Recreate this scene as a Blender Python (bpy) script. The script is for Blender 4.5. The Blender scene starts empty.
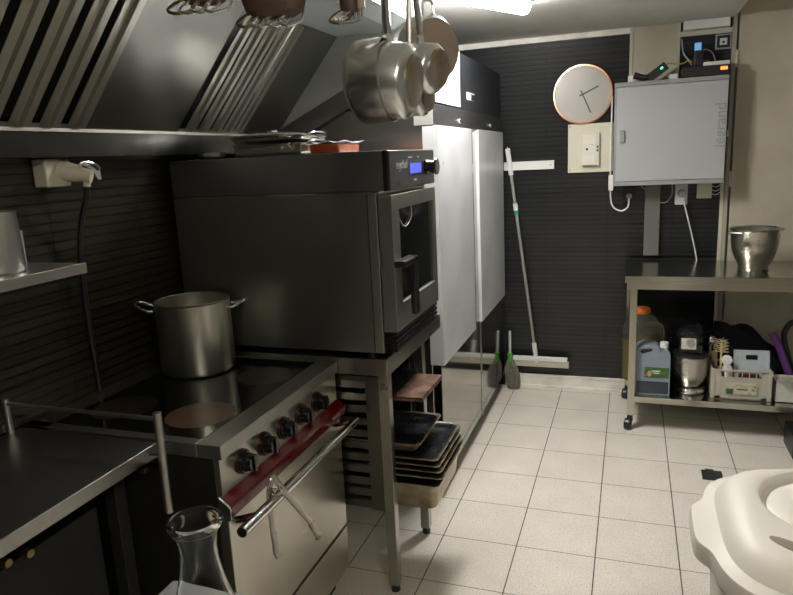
import bpy, bmesh, math, random
from mathutils import Vector, Matrix, noise
random.seed(7)
PI = math.pi
C = bpy.context.scene.collection

# ------------------------------------------------------------------ camera
H = 1.68
cd = bpy.data.cameras.new('camera'); cam = bpy.data.objects.new('camera', cd); C.objects.link(cam)
cd.sensor_width = 36; cd.lens = 665.36/793*36; cd.clip_start = .02
Rr = ((0.94397688, 0.02366392, -0.32916206), (0.32659458, -0.21014992, 0.92150583), (-0.04736694, -0.97738274, -0.20610518))
m = Matrix(((Rr[0][0], -Rr[0][1], -Rr[0][2], 0), (Rr[1][0], -Rr[1][1], -Rr[1][2], 0), (Rr[2][0], -Rr[2][1], -Rr[2][2], H), (0, 0, 0, 1)))
cam.matrix_world = m
bpy.context.scene.camera = cam

# ------------------------------------------------------------------ world, lamps, exposure
w = bpy.data.worlds.new('world'); bpy.context.scene.world = w; w.use_nodes = True
w.node_tree.nodes['Background'].inputs[0].default_value = (.9, .92, 1, 1)
w.node_tree.nodes['Background'].inputs[1].default_value = .02
vs = bpy.context.scene.view_settings
vs.view_transform = 'Standard'; vs.look = 'None'; vs.gamma = 1; vs.use_curve_mapping = False
vs.exposure = 1.15
LAMP_MAIN = 92.0       # tube over the fridges
LAMP_REAR = 21.0       # tube behind the camera

# ------------------------------------------------------------------ materials
def mat(name, col, rough=.5, metal=0, **k):
    M = bpy.data.materials.new(name); M.use_nodes = True
    b = M.node_tree.nodes['Principled BSDF']
    b.inputs['Base Color'].default_value = (*col, 1); b.inputs['Roughness'].default_value = rough
    b.inputs['Metallic'].default_value = metal
    for n, v in k.items(): b.inputs[n.replace('_', ' ')].default_value = v
    nt = M.node_tree
    # a little procedural unevenness in every material
    if k.get('Transmission_Weight', 0) == 0 and 'Emission_Strength' not in k:
        tc = nt.nodes.new('ShaderNodeTexCoord'); no = nt.nodes.new('ShaderNodeTexNoise'); no.inputs['Scale'].default_value = 18
        nt.links.new(tc.outputs['Object'], no.inputs['Vector'])
        mr = nt.nodes.new('ShaderNodeMapRange'); mr.inputs['To Min'].default_value = max(.02, rough-.05); mr.inputs['To Max'].default_value = min(1, rough+.05)
        nt.links.new(no.outputs['Fac'], mr.inputs['Value']); nt.links.new(mr.outputs[0], b.inputs['Roughness'])
    return M

def steel(name, col=(.56, .55, .53), rough=.27, stretch=(3, 3, 160), smudge=.1, metal=1):
    """brushed stainless: fine streaks and broad smudges in the gloss"""
    M = bpy.data.materials.new(name); M.use_nodes = True; nt = M.node_tree; N = nt.nodes; Lk = nt.links
    b = N['Principled BSDF']; b.inputs['Metallic'].default_value = metal
    tc = N.new('ShaderNodeTexCoord'); mp = N.new('ShaderNodeMapping'); mp.inputs['Scale'].default_value = stretch
    n1 = N.new('ShaderNodeTexNoise'); n1.inputs['Scale'].default_value = 2.0; n1.inputs['Detail'].default_value = 4
    n2 = N.new('ShaderNodeTexNoise'); n2.inputs['Scale'].default_value = 4.5; n2.inputs['Detail'].default_value = 5
    Lk.new(tc.outputs['Object'], mp.inputs[0]); Lk.new(mp.outputs[0], n1.inputs['Vector']); Lk.new(tc.outputs['Object'], n2.inputs['Vector'])
    a = N.new('ShaderNodeMath'); a.operation = 'MULTIPLY_ADD'; a.inputs[1].default_value = .02; a.inputs[2].default_value = rough-.01-smudge/2
    Lk.new(n1.outputs['Fac'], a.inputs[0])
    s = N.new('ShaderNodeMath'); s.operation = 'MULTIPLY_ADD'; s.inputs[1].default_value = smudge
    Lk.new(n2.outputs['Fac'], s.inputs[0]); Lk.new(a.outputs[0], s.inputs[2]); Lk.new(s.outputs[0], b.inputs['Roughness'])
    r = N.new('ShaderNodeMix'); r.data_type = 'RGBA'
    r.inputs[6].default_value = (*[c*.86 for c in col], 1); r.inputs[7].default_value = (*[min(1, c*1.12) for c in col], 1)
    Lk.new(n2.outputs['Fac'], r.inputs[0]); Lk.new(r.outputs[2], b.inputs['Base Color'])
    return M

def emit(name, col, st):
    M = mat(name, (0, 0, 0), .5, 0, Emission_Strength=st); M.node_tree.nodes['Principled BSDF'].inputs['Emission Color'].default_value = (*col, 1)
    return M

def math_node(N, Lk, op, a, b=None):
    n = N.new('ShaderNodeMath'); n.operation = op
    for i, v in enumerate((a, b)):
        if v is None: continue
        if isinstance(v, (int, float)): n.inputs[i].default_value = v
        else: Lk.new(v, n.inputs[i])
    return n.outputs[0]

def line_mask(N, Lk, coord, pitch, off, wid):
    """1 on a joint of width wid repeated each pitch"""
    f = math_node(N, Lk, 'FRACT', math_node(N, Lk, 'DIVIDE', math_node(N, Lk, 'SUBTRACT', coord, off-50*pitch), pitch))
    d = math_node(N, Lk, 'ABSOLUTE', math_node(N, Lk, 'SUBTRACT', f, .5))
    return math_node(N, Lk, 'GREATER_THAN', d, .5-wid/pitch/2)

def floor_material():
    M = bpy.data.materials.new('floor_tiles'); M.use_nodes = True; nt = M.node_tree; N = nt.nodes; Lk = nt.links
    b = N['Principled BSDF']; tc = N.new('ShaderNodeTexCoord'); se = N.new('ShaderNodeSeparateXYZ'); Lk.new(tc.outputs['Object'], se.inputs[0])
    gx = line_mask(N, Lk, se.outputs[0], .3285, -.7636, .0045); gy = line_mask(N, Lk, se.outputs[1], .3305, 2.2838, .0035)
    g = math_node(N, Lk, 'MAXIMUM', gx, gy)
    vo = N.new('ShaderNodeTexNoise'); vo.inputs['Scale'].default_value = 170; vo.inputs['Detail'].default_value = 3
    n2 = N.new('ShaderNodeTexNoise'); n2.inputs['Scale'].default_value = 5; n2.inputs['Detail'].default_value = 6
    for n in (vo, n2): Lk.new(tc.outputs['Object'], n.inputs['Vector'])
    cr = N.new('ShaderNodeValToRGB'); cr.color_ramp.elements[0].position = .3; cr.color_ramp.elements[0].color = (.46, .40, .32, 1)
    cr.color_ramp.elements[1].position = .47; cr.color_ramp.elements[1].color = (.82, .77, .68, 1)
    Lk.new(vo.outputs['Fac'], cr.inputs[0])
    mx = N.new('ShaderNodeMix'); mx.data_type = 'RGBA'; mx.blend_type = 'MULTIPLY'; mx.inputs[0].default_value = .22
    Lk.new(cr.outputs[0], mx.inputs[6]); Lk.new(n2.outputs['Fac'], mx.inputs[7])
    m2 = N.new('ShaderNodeMix'); m2.data_type = 'RGBA'; m2.inputs[7].default_value = (.035, .03, .025, 1)
    Lk.new(g, m2.inputs[0]); Lk.new(mx.outputs[2], m2.inputs[6]); Lk.new(m2.outputs[2], b.inputs['Base Color'])
    b.inputs['Roughness'].default_value = .42
    bp = N.new('ShaderNodeBump'); bp.invert = True; bp.inputs['Distance'].default_value = .002; bp.inputs['Strength'].default_value = .5
    Lk.new(g, bp.inputs['Height']); Lk.new(bp.outputs[0], b.inputs['Normal'])
    return M

def slat_tile(name, axis, col, joint, off, zoff):
    """dark ceramic with horizontal ribs 3 cm apart and staggered upright joints"""
    M = bpy.data.materials.new(name); M.use_nodes = True; nt = M.node_tree; N = nt.nodes; Lk = nt.links
    b = N['Principled BSDF']; tc = N.new('ShaderNodeTexCoord'); se = N.new('ShaderNodeSeparateXYZ'); Lk.new(tc.outputs['Object'], se.inputs[0])
    no = N.new('ShaderNodeTexNoise'); no.inputs['Scale'].default_value = 6; Lk.new(tc.outputs['Object'], no.inputs['Vector'])
    z = math_node(N, Lk, 'ADD', se.outputs[2], math_node(N, Lk, 'MULTIPLY', no.outputs['Fac'], .004))
    hz = line_mask(N, Lk, z, .031, zoff, .0065)
    vt = line_mask(N, Lk, se.outputs[axis], joint, off, .004)
    big = line_mask(N, Lk, se.outputs[2], .31, zoff, .003)
    g = math_node(N, Lk, 'MAXIMUM', math_node(N, Lk, 'MAXIMUM', hz, vt), big)
    f = math_node(N, Lk, 'FRACT', math_node(N, Lk, 'DIVIDE', math_node(N, Lk, 'SUBTRACT', z, zoff-10), .031))
    hgt = math_node(N, Lk, 'SUBTRACT', math_node(N, Lk, 'MULTIPLY', f, .8), g)
    bp = N.new('ShaderNodeBump'); bp.inputs['Distance'].default_value = .010; bp.inputs['Strength'].default_value = .9
    Lk.new(hgt, bp.inputs['Height']); Lk.new(bp.outputs[0], b.inputs['Normal'])
    mx = N.new('ShaderNodeMix'); mx.data_type = 'RGBA'; mx.inputs[6].default_value = (*col, 1); mx.inputs[7].default_value = (*[c*.2 for c in col], 1)
    Lk.new(g, mx.inputs[0])
    mp = N.new('ShaderNodeMapping'); mp.inputs['Scale'].default_value = (1.6, 1.6, 46); nv = N.new('ShaderNodeTexNoise'); nv.inputs['Scale'].default_value = 1; nv.inputs['Detail'].default_value = 2
    Lk.new(tc.outputs['Object'], mp.inputs[0]); Lk.new(mp.outputs[0], nv.inputs['Vector'])
    mr = N.new('ShaderNodeMapRange'); mr.inputs['From Min'].default_value = .35; mr.inputs['From Max'].default_value = .68; mr.inputs['To Min'].default_value = .8; mr.inputs['To Max'].default_value = 1.3
    Lk.new(nv.outputs['Fac'], mr.inputs['Value'])
    vm = N.new('ShaderNodeVectorMath'); vm.operation = 'SCALE'; Lk.new(mx.outputs[2], vm.inputs[0]); Lk.new(mr.outputs[0], vm.inputs['Scale']); Lk.new(vm.outputs[0], b.inputs['Base Color'])
    b.inputs['Roughness'].default_value = .34
    return M

def worn_panel(name, a, bcol, sc=7, rough=.4, metal=0, lo=.45, hi=.62):
    M = mat(name, a, rough, metal); nt = M.node_tree; N = nt.nodes
    tc = N.new('ShaderNodeTexCoord'); no = N.new('ShaderNodeTexNoise'); no.inputs['Scale'].default_value = sc; no.inputs['Detail'].default_value = 7
    cr = N.new('ShaderNodeValToRGB'); cr.color_ramp.elements[0].position = lo; cr.color_ramp.elements[1].position = hi
    cr.color_ramp.elements[0].color = (*a, 1); cr.color_ramp.elements[1].color = (*bcol, 1)
    nt.links.new(tc.outputs['Object'], no.inputs['Vector']); nt.links.new(no.outputs['Fac'], cr.inputs[0]); nt.links.new(cr.outputs[0], N['Principled BSDF'].inputs['Base Color'])
    return M

FLOOR = floor_material()
WBACK = slat_tile('black_ribbed_tile', 0, (.017, .018, .019), .4, -.546, .0)
WLEFT = slat_tile('dark_olive_ribbed_tile', 1, (.027, .024, .014), .4, 1.62, .012)
CREAM = worn_panel('cream_paint', (.50, .46, .36), (.44, .40, .31), 3, .45)
CREAM2 = mat('cream_trunking', (.55, .52, .42), .4)
CEIL = worn_panel('ceiling_paint', (.62, .61, .56), (.56, .55, .50), 4, .5)
GREYW = mat('grey_paint', (.20, .195, .18), .6)
WHITEP = worn_panel('white_baseboard', (.82, .79, .72), (.68, .64, .55), 9, .4)
ST = steel('stainless_steel', (.50, .485, .455), .36)
STS = steel('stand_steel', (.40, .39, .35), .29)
STK = steel('slat_steel', (.15, .145, .125), .34)
STDD = steel('oven_door_steel', (.46, .455, .42), .38)
STD = steel('oven_steel', (.44, .44, .41), .33, (3, 3, 160))
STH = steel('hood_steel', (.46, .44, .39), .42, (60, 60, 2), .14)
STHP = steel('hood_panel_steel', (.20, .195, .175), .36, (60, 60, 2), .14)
STR = steel('range_front_steel', (.57, .55, .48), .34, (2, 60, 2), .08)
STW = steel('worktop_steel', (.34, .33, .31), .34, (90, 2, 2), .16)
STP = steel('pan_steel', (.92, .92, .91), .24, (2, 2, 120), .08)
STPOT = steel('stockpot_steel', (.66, .64, .56), .3, (2, 2, 140), .1)
STM = steel('polished_door_steel', (.36, .36, .33), .09, (2, 2, 30), .06)
STT = steel('table_steel', (.44, .42, .37), .2, (2, 2, 2), .05)
STB = steel('bowl_steel', (.50, .48, .43), .28, (2, 2, 2), .06)
STF = steel('dish_steel', (.60, .57, .48), .22, (2, 2, 2), .08)
TONG = steel('tong_steel', (.42, .41, .38), .25)
CHROME = mat('chrome', (.78, .78, .77), .17, 1)
BASEBURN = worn_panel('stained_pan_base', (.46, .44, .42), (.42, .30, .16), 22, .35, .85, .4, .65)
PANBURN = worn_panel('baked_pan_steel', (.42, .39, .31), (.30, .23, .13), 12, .32, .9)
PANDARK = mat('dark_nonstick', (.02, .022, .026), .28)
RUST = worn_panel('rusty_tray', (.14, .075, .055), (.30, .19, .13), 14, .45, .5)
BLK = mat('black_plastic', (.012, .012, .013), .35)
BLKG = mat('black_gloss', (.01, .01, .012), .12)
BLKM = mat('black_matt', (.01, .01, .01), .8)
GLASSB = mat('ceramic_hob_glass', (.008, .008, .009), .09)
BURN = worn_panel('hob_zone', (.018, .012, .010), (.045, .028, .022), 9, .3, 0, .3, .7)
BURN2 = worn_panel('hob_zone_worn', (.022, .015, .012), (.11, .06, .038), 7, .35, 0, .36, .55)
OVG = mat('oven_window_glass', (.012, .013, .013), .08)
RED = mat('red_enamel', (.11, .002, .006), .2)
REDD = mat('dark_red_ring', (.035, .003, .004), .3)
WHT = mat('white_plastic', (.74, .73, .70), .35)
WHTB = worn_panel('white_board', (.68, .69, .70), (.60, .61, .63), 3, .3)
IVORY = mat('ivory_plastic', (.62, .59, .46), .4)
BOXG = mat('light_grey_cabinet', (.37, .37, .37), .42)
BOXE = mat('mid_grey_cabinet', (.26, .26, .26), .42)
TXTG = mat('grey_lettering', (.25, .25, .245), .5)
TXTW = mat('white_lettering', (.7, .7, .7), .5)
COPPER = mat('copper_rim', (.85, .42, .26), .22, 1)
FACE = mat('clock_face', (.38, .355, .315), .35)
CLKH = mat('clock_hands', (.06, .055, .05), .4)
BROWN = mat('brown_handle', (.07, .04, .028), .5)
BEIGE = mat('beige_end', (.45, .36, .27), .5)
TAN = mat('tan_pan_base', (.46, .36, .28), .42, .3)
BINW = mat('bin_plastic', (.82, .79, .72), .45, Subsurface_Weight=.05)
GLASS = mat('clear_glass', (.97, .98, .97), .02, 0, Transmission_Weight=1, IOR=1.28)
BRASS = mat('brass', (.24, .18, .09), .35, 1)
GREEN = mat('green_plastic', (.09, .33, .03), .4)
TEAL = mat('teal_plastic', (.02, .30, .25), .4)
STRING = worn_panel('grey_mop_yarn', (.20, .19, .16), (.12, .11, .09), 60, .9)
OIL = mat('golden_oil', (.24, .19, .015), .15, 0, Transmission_Weight=.25, IOR=1.3)
ORANGE = mat('orange_cap', (.75, .2, .02), .4)
CANB = mat('pale_blue_plastic', (.22, .27, .32), .3, 0, Subsurface_Weight=.1)
CAND = mat('dark_blue_liquid', (.025, .035, .055), .25)
LABG = worn_panel('green_label', (.03, .10, .02), (.10, .18, .05), 30, .5)
LABC = worn_panel('cream_label', (.58, .54, .42), (.42, .42, .28), 40, .5)
SKIN = mat('label_picture', (.5, .26, .15), .5)
CLEARP = mat('clear_container', (.8, .82, .75), .08, 0, Transmission_Weight=.95, IOR=1.2)
NAVY = mat('navy_cloth', (.006, .008, .015), .85)
PURPLE = mat('purple_plastic', (.13, .04, .19), .35)
BRIST = mat('cream_bristle', (.62, .50, .30), .6)
CARD = mat('white_card', (.62, .60, .56), .7)
CRATE = mat('milky_crate_plastic', (.48, .45, .37), .35, 0, Subsurface_Weight=.1)
SCALEW = mat('pale_blue_scale', (.42, .47, .50), .35)
YCAB = mat('yellow_cable', (.5, .4, .05), .5)
TERRA = worn_panel('orange_red_dish', (.42, .08, .02), (.55, .14, .04), 20, .35)
TUBE = emit('lamp_tube', (1.0, .985, .95), LAMP_MAIN)
TUBE2 = emit('rear_lamp_tube', (1.0, .93, .8), LAMP_REAR)
DISP = emit('blue_display', (.10, .13, .75), .6)
LEDG = emit('green_led', (.05, 1, .3), 1.5)
LEDR = emit('red_digits', (1, .12, .04), 3)
LEDB = emit('blue_screen', (.15, .35, .6), .45)

# ------------------------------------------------------------------ mesh helpers
class B:
    def __init__(s): s.bm = bmesh.new()
    def _add(s, verts, faces):
        vs_ = [s.bm.verts.new(v) for v in verts]
        for f in faces:
            try: s.bm.faces.new([vs_[i] for i in f])
            except ValueError: pass
        return s
    def box(s, lo, hi, M=None):
        x0, y0, z0 = lo; x1, y1, z1 = hi
        v = [Vector(p) for p in ((x0, y0, z0), (x1, y0, z0), (x1, y1, z0), (x0, y1, z0), (x0, y0, z1), (x1, y0, z1), (x1, y1, z1), (x0, y1, z1))]
        if M is not None: v = [M @ p for p in v]
        return s._add(v, [(0, 3, 2, 1), (4, 5, 6, 7), (0, 1, 5, 4), (1, 2, 6, 5), (2, 3, 7, 6), (3, 0, 4, 7)])
    def lathe(s, prof, M=None, seg=40, closed=False):
        """prof: (r, z) list, spun about z then moved by M"""
        M = M or Matrix.Identity(4); rings = []
        for r, z in prof:
            if r < 1e-6: rings.append([s.bm.verts.new(M @ Vector((0, 0, z)))])
            else: rings.append([s.bm.verts.new(M @ Vector((r*math.cos(2*PI*i/seg), r*math.sin(2*PI*i/seg), z))) for i in range(seg)])
        pairs = list(zip(rings, rings[1:]))
        if closed: pairs.append((rings[-1], rings[0]))
        for a, b in pairs:
            for i in range(seg):
                j = (i+1) % seg
                if len(a) == 1 and len(b) == 1: continue
                if len(a) == 1: s.bm.faces.new((a[0], b[j], b[i]))
                elif len(b) == 1: s.bm.faces.new((a[i], a[j], b[0]))
                else: s.bm.faces.new((a[i], a[j], b[j], b[i]))
        return s
    def cyl(s, p0, p1, r, r2=None, seg=20):
        p0, p1 = Vector(p0), Vector(p1); d = p1-p0; r2 = r if r2 is None else r2
        return s.lathe([(0, 0), (r, 0), (r2, d.length), (0, d.length)], Matrix.Translation(p0) @ d.to_track_quat('Z', 'Y').to_matrix().to_4x4(), seg)
    def tube(s, pts, r, seg=10, sub=6, smooth=True, flat=1.0, closed=False):
        P = [Vector(p) for p in pts]
        if smooth and len(P) > 2:
            Q = []; n = len(P)
            rng = range(n if closed else n-1)
            for i in rng:
                a = P[(i-1) % n] if (closed or i) else P[0]; b = P[i]; c = P[(i+1) % n]; d = P[(i+2) % n] if (closed or i+2 < n) else P[-1]
                for k in range(sub):
                    t = k/sub
                    Q.append(.5*((2*b)+(-a+c)*t+(2*a-5*b+4*c-d)*t*t+(-a+3*b-3*c+d)*t**3))
            if not closed: Q.append(P[-1])
            P = Q
        rings = []; n = len(P); up = None
        for i, p in enumerate(P):
            if closed: t = (P[(i+1) % n]-P[i-1]).normalized()
            else: t = (P[min(i+1, n-1)]-P[max(i-1, 0)]).normalized()
            if up is None: up = t.orthogonal().normalized()
            else: up = (up-t*up.dot(t)).normalized()
            sd = t.cross(up)
            rings.append([s.bm.verts.new(p+up*math.cos(2*PI*k/seg)*r+sd*math.sin(2*PI*k/seg)*r*flat) for k in range(seg)])
        pr = list(zip(rings, rings[1:]))
        if closed: pr.append((rings[-1], rings[0]))
        for a, b in pr:
            for k in range(seg): s.bm.faces.new((a[k], a[(k+1) % seg], b[(k+1) % seg], b[k]))
        if not closed:
            s.bm.faces.new(list(reversed(rings[0]))); s.bm.faces.new(rings[-1])
        return s
    def prism(s, poly, axis, a, b):
        """poly of 2D points extruded along axis ('x','y','z') from a to b"""
        def P(u, v, t): return {'x': (t, u, v), 'y': (u, t, v), 'z': (u, v, t)}[axis]
        n = len(poly); v = [P(*p, a) for p in poly]+[P(*p, b) for p in poly]
        return s._add(v, [tuple(range(n)), tuple(range(2*n-1, n-1, -1))]+[(i, (i+1) % n, n+(i+1) % n, n+i) for i in range(n)])
    def quad(s, *p): return s._add(p, [tuple(range(len(p)))])

def obj(name, b, mt, parent=None, bevel=0, smooth=True, seg=2, subsurf=0, solid=0, centre=True):
    bm = b.bm; bmesh.ops.recalc_face_normals(bm, faces=bm.faces)
    org = Vector((0, 0, 0))
    if parent is None and not centre:
        pass
    elif parent is None:
        lo = [min(v.co[i] for v in bm.verts) for i in range(3)]; hi = [max(v.co[i] for v in bm.verts) for i in range(3)]
        org = Vector(((lo[0]+hi[0])/2, (lo[1]+hi[1])/2, lo[2]))
    else:
        org = parent['_o'] and Vector(parent['_o'])
    me = bpy.data.meshes.new(name); bm.to_mesh(me); bm.free(); me.materials.append(mt)
    o = bpy.data.objects.new(name, me); C.objects.link(o)
    if parent is None:
        me.transform(Matrix.Translation(-org)); o.location = org; o['_o'] = tuple(org)
    else:
        me.transform(Matrix.Translation(-org)); o.parent = parent; o['_o'] = tuple(org)
    if smooth:
        for p in me.polygons: p.use_smooth = True
        me.set_sharp_from_angle(angle=math.radians(35)) if hasattr(me, 'set_sharp_from_angle') else None
    if solid:
        for p in me.polygons: p.use_smooth = False
        sm = o.modifiers.new('solid', 'SOLIDIFY'); sm.thickness = solid; sm.offset = 0
    if bevel:
        bv = o.modifiers.new('bevel', 'BEVEL'); bv.width = bevel; bv.segments = seg; bv.limit_method = 'ANGLE'; bv.harden_normals = True
    if subsurf:
        ss = o.modifiers.new('sub', 'SUBSURF'); ss.levels = ss.render_levels = subsurf
    return o

def tag(o, label, cat, group=None):
    o['label'] = label; o['category'] = cat
    if group: o['group'] = group
    return o
def thing(name, label, cat, loc, group=None):
    o = bpy.data.objects.new(name, None); C.objects.link(o); o.location = loc; o['_o'] = tuple(loc); o.empty_display_size = .05
    return tag(o, label, cat, group)
def struct(name, b, mt, parent=None, **k):
    o = obj(name, b, mt, parent, centre=False, **k)
    if parent is None: o['kind'] = 'structure'
    return o
def text(name, s, size, M, mt, parent, extrude=.0006):
    cu = bpy.data.curves.new(name, 'FONT'); cu.body = s; cu.size = size; cu.extrude = extrude; cu.align_x = 'CENTER'; cu.align_y = 'CENTER'
    t = bpy.data.objects.new(name, cu); C.objects.link(t)
    dg = bpy.context.evaluated_depsgraph_get(); me = bpy.data.meshes.new_from_object(t.evaluated_get(dg))
    bpy.data.objects.remove(t)
    me.transform(Matrix.Translation(-Vector(parent['_o'])) @ M); me.materials.clear(); me.materials.append(mt)
    o = bpy.data.objects.new(name, me); C.objects.link(o); o.parent = parent; o['_o'] = parent['_o']
    return o
def axes(origin, x, y):
    x = Vector(x).normalized(); y = Vector(y).normalized(); z = x.cross(y)
    return Matrix(((x.x, y.x, z.x, origin[0]), (x.y, y.y, z.y, origin[1]), (x.z, y.z, z.z, origin[2]), (0, 0, 0, 1)))
def aim(origin, d, roll='Y'):
    return Matrix.Translation(Vector(origin)) @ Vector(d).to_track_quat('Z', roll).to_matrix().to_4x4()

# ------------------------------------------------------------------ room
XL, YB = -1.72, 4.66
XR, YF = 2.3, -2.2
struct('floor', B().box((XL, YF, -.1), (XR, YB+.2, 0)), FLOOR, smooth=False)
struct('ceiling', B().box((XL-.1, YF, 2.4), (.56, YB+.1, 2.5)), CEIL, smooth=False)
struct('ceiling', B().box((.56, YF, 2.49), (XR, YB+.1, 2.56)), CEIL, smooth=False)
struct('wall_left', B().box((XL-.1, YF, 0), (XL, YB+.1, 2.4)), WLEFT, smooth=False)
struct('wall_back', B().box((XL, YB, 0), (.548, YB+.1, 2.4)), WBACK, smooth=False)
struct('wall_right', B().box((XR, YF, 0), (XR+.1, YB+.1, 2.56)), GREYW, smooth=False)
struct('wall_front', B().box((XL-.1, YF-.1, 0), (XR+.1, YF, 2.56)), GREYW, smooth=False)
# cream leaf to the right of the black tiles, with its frame and hinges
d1 = struct('door_1', B().box((.585, YB-.015, 0), (XR, YB+.085, 2.49)), CREAM, bevel=.003)
for z in (2.16, 1.45, .5):
    obj('hinge', B().cyl((.578, YB-.027, z-.05), (.578, YB-.027, z+.05), .008).box((.578, YB-.02, z-.045), (.60, YB-.015, z+.045)), CREAM2, d1)
tr = B().box((.548, YB-.03, 0), (.572, YB+.06, 2.49))
struct('trim_1', tr, mat('jamb_paint', (.36, .33, .26), .5), bevel=.004)
struct('trim_2', B().box((.528, YB-.016, .0), (.548, YB, 1.44)), CREAM2, bevel=.003)
struct('trim_3', B().box((-1.5, YB-.02, 2.365), (-.01, YB, 2.4)), WHITEP, bevel=.003)
bb = B().box((-.84, YB-.014, 0), (-.03, YB, .085)).box((-.84, YB-.02, .085), (-.03, YB, .10)).box((-.84, YB-.02, 0), (-.03, YB, .02))
struct('baseboard_back', bb, WHITEP, bevel=.002)
bb = B().box((-.03, YB-.014, 0), (.528, YB, .10))
struct('baseboard_back', bb, WHITEP, bevel=.002)
# cream boarding above the meter box and trim framing the cable recess
struct('wall_back', B().box((-.012, YB-.012, 2.06), (.245, YB, 2.4)), CREAM, bevel=.002)
struct('trim_4', B().box((.245, YB-.016, 2.06), (.262, YB, 2.4)).box((.262, YB-.016, 2.315), (.548, YB, 2.345)), CREAM2, bevel=.002)
struct('trim_5', B().box((-.03, YB-.022, 2.06), (-.012, YB, 2.4)), CREAM2, bevel=.002)

# ceiling tube over the fridges (diagonal batten)
t = thing('ceiling_light', 'lit fluorescent tube light on the ceiling in front of the tall fridges', 'light', (-.65, 3.05, 2.4))
dv = Vector((-.25, -.47, 0)).normalized(); nv = Vector((-dv.y, dv.x, 0))
ML = axes((-.50, 3.44, 2.4), dv, nv)
obj('housing', B().box((0, -.06, -.035), (1.25, .06, 0), ML), WHT, t, bevel=.006)
obj('diffuser', B().tube([ML @ Vector((.01, 0, -.042)), ML @ Vector((1.24, 0, -.042))], .038, seg=20, smooth=False), TUBE, t)
t = thing('ceiling_light', 'fluorescent tube light on the ceiling behind the camera', 'light', (.4, -.3, 2.4))
obj('housing', B().box((.34, -.9, 2.365), (.46, .5, 2.40)), WHT, t, bevel=.006)
obj('diffuser', B().tube([(.4, -.89, 2.352), (.4, .49, 2.352)], .044, seg=20, smooth=False), TUBE2, t)

# ------------------------------------------------------------------ extraction hood
YH = 2.93
hd = thing('extraction_hood', 'stainless steel extraction hood with slanted baffle filters above the range', 'hood', (-1.3, 1.8, 1.73))
p0 = Vector((-1.62, 0, 1.81)); p1 = Vector((-1.272, 0, 2.225)); sl = (p1-p0); sn = Vector((-sl.z, 0, sl.x)).normalized()   # sn points up and back
if sn.z < 0: sn = -sn
def hp(u, y, h=0): q = p0+sl*u+sn*h; return Vector((q.x, y, q.z))
sh = B()
sh.quad((XL+.002, .2, 1.73), (XL+.002, YH, 1.73), (-1.62, YH, 1.73), (-1.62, .2, 1.73))
sh.quad((-1.62, .2, 1.73), (-1.62, YH, 1.73), (-1.62, YH, 1.808), (-1.62, .2, 1.808))
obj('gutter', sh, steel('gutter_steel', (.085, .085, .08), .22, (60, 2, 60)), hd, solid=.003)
obj('gutter_lip', B().box((-1.628, .2, 1.802), (-1.612, YH, 1.812)), STH, hd)
bk = B()
def panel(y0, y1): bk.quad(hp(0, y0), hp(0, y1), hp(1, y1), hp(1, y0))
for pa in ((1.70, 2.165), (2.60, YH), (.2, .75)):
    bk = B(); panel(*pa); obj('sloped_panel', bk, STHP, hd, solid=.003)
for ya, yb, n in ((.76, 1.695, 9), (2.17, 2.595, 5)):
    fl = B()
    pit = (yb-ya)/n
    back = B()
    back.quad(hp(.02, ya, .045), hp(.02, yb, .045), hp(.99, yb, .045), hp(.99, ya, .045))
    for i in range(n):
        a = ya+i*pit+pit*.30; b_ = a+pit*.70; m_ = a+pit*.12; m2 = a+pit*.42
        # folded baffle: raised flat with turned-down edges
        for (q0, q1, h0, h1) in ((m_, m2, 0, 0), (m2, m2+.003, 0, -.012), (m2+.003, b_, -.012, -.012), (b_, b_+.002, -.012, .02)):
            fl.quad(hp(.03, q0, h0), hp(.03, q1, h1), hp(.985, q1, h1), hp(.985, q0, h0))
        if i == n-1: pass
    fl.quad(hp(0, ya, 0), hp(0, yb, 0), hp(.035, yb, 0), hp(.035, ya, 0)); fl.quad(hp(.985, ya), hp(.985, yb), hp(1, yb), hp(1, ya))
    f = obj('baffle_filter', fl, STH, hd, solid=.002)
    obj('filter_backing', back, BLKM, hd, solid=.002)
rf = B().quad((-1.272, .2, 2.225), (-1.272, YH, 2.225), (-.996, YH, 2.225), (-.996, .2, 2.225))
rf.quad((-.996, .2, 2.225), (-.996, YH, 2.225), (-.93, YH, 2.26), (-.93, .2, 2.26))
obj('inner_roof', rf, mat('hood_roof_paint', (.42, .45, .44), .45, .2), hd, solid=.003)
ep = B().prism([(-1.62, 1.81), (-1.60, 1.835), (-1.278, 1.985), (-.90, 2.165), (-.90, 2.40), (-1.715, 2.40), (-1.715, 1.735), (-1.62, 1.735)], 'y', YH, YH+.004)
obj('end_panel', ep, mat('hood_end_steel', (.52, .54, .51), .42, .6), hd)
fl = B()
fl.quad((-1.60, YH, 1.832), (-.90, YH, 2.162), (-.86, YH, 2.09), (-1.45, YH, 1.81))
obj('shaded_end_flange', fl, mat('shaded_flange_steel', (.26, .26, .25), .35, .9), hd, solid=.004)  # flat band below the end panel; shade of a downward face put into its colour
fr = B().box((-.93, .2, 2.255), (-.925, YH+.004, 2.399))
obj('front_panel', fr, STH, hd)

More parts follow.
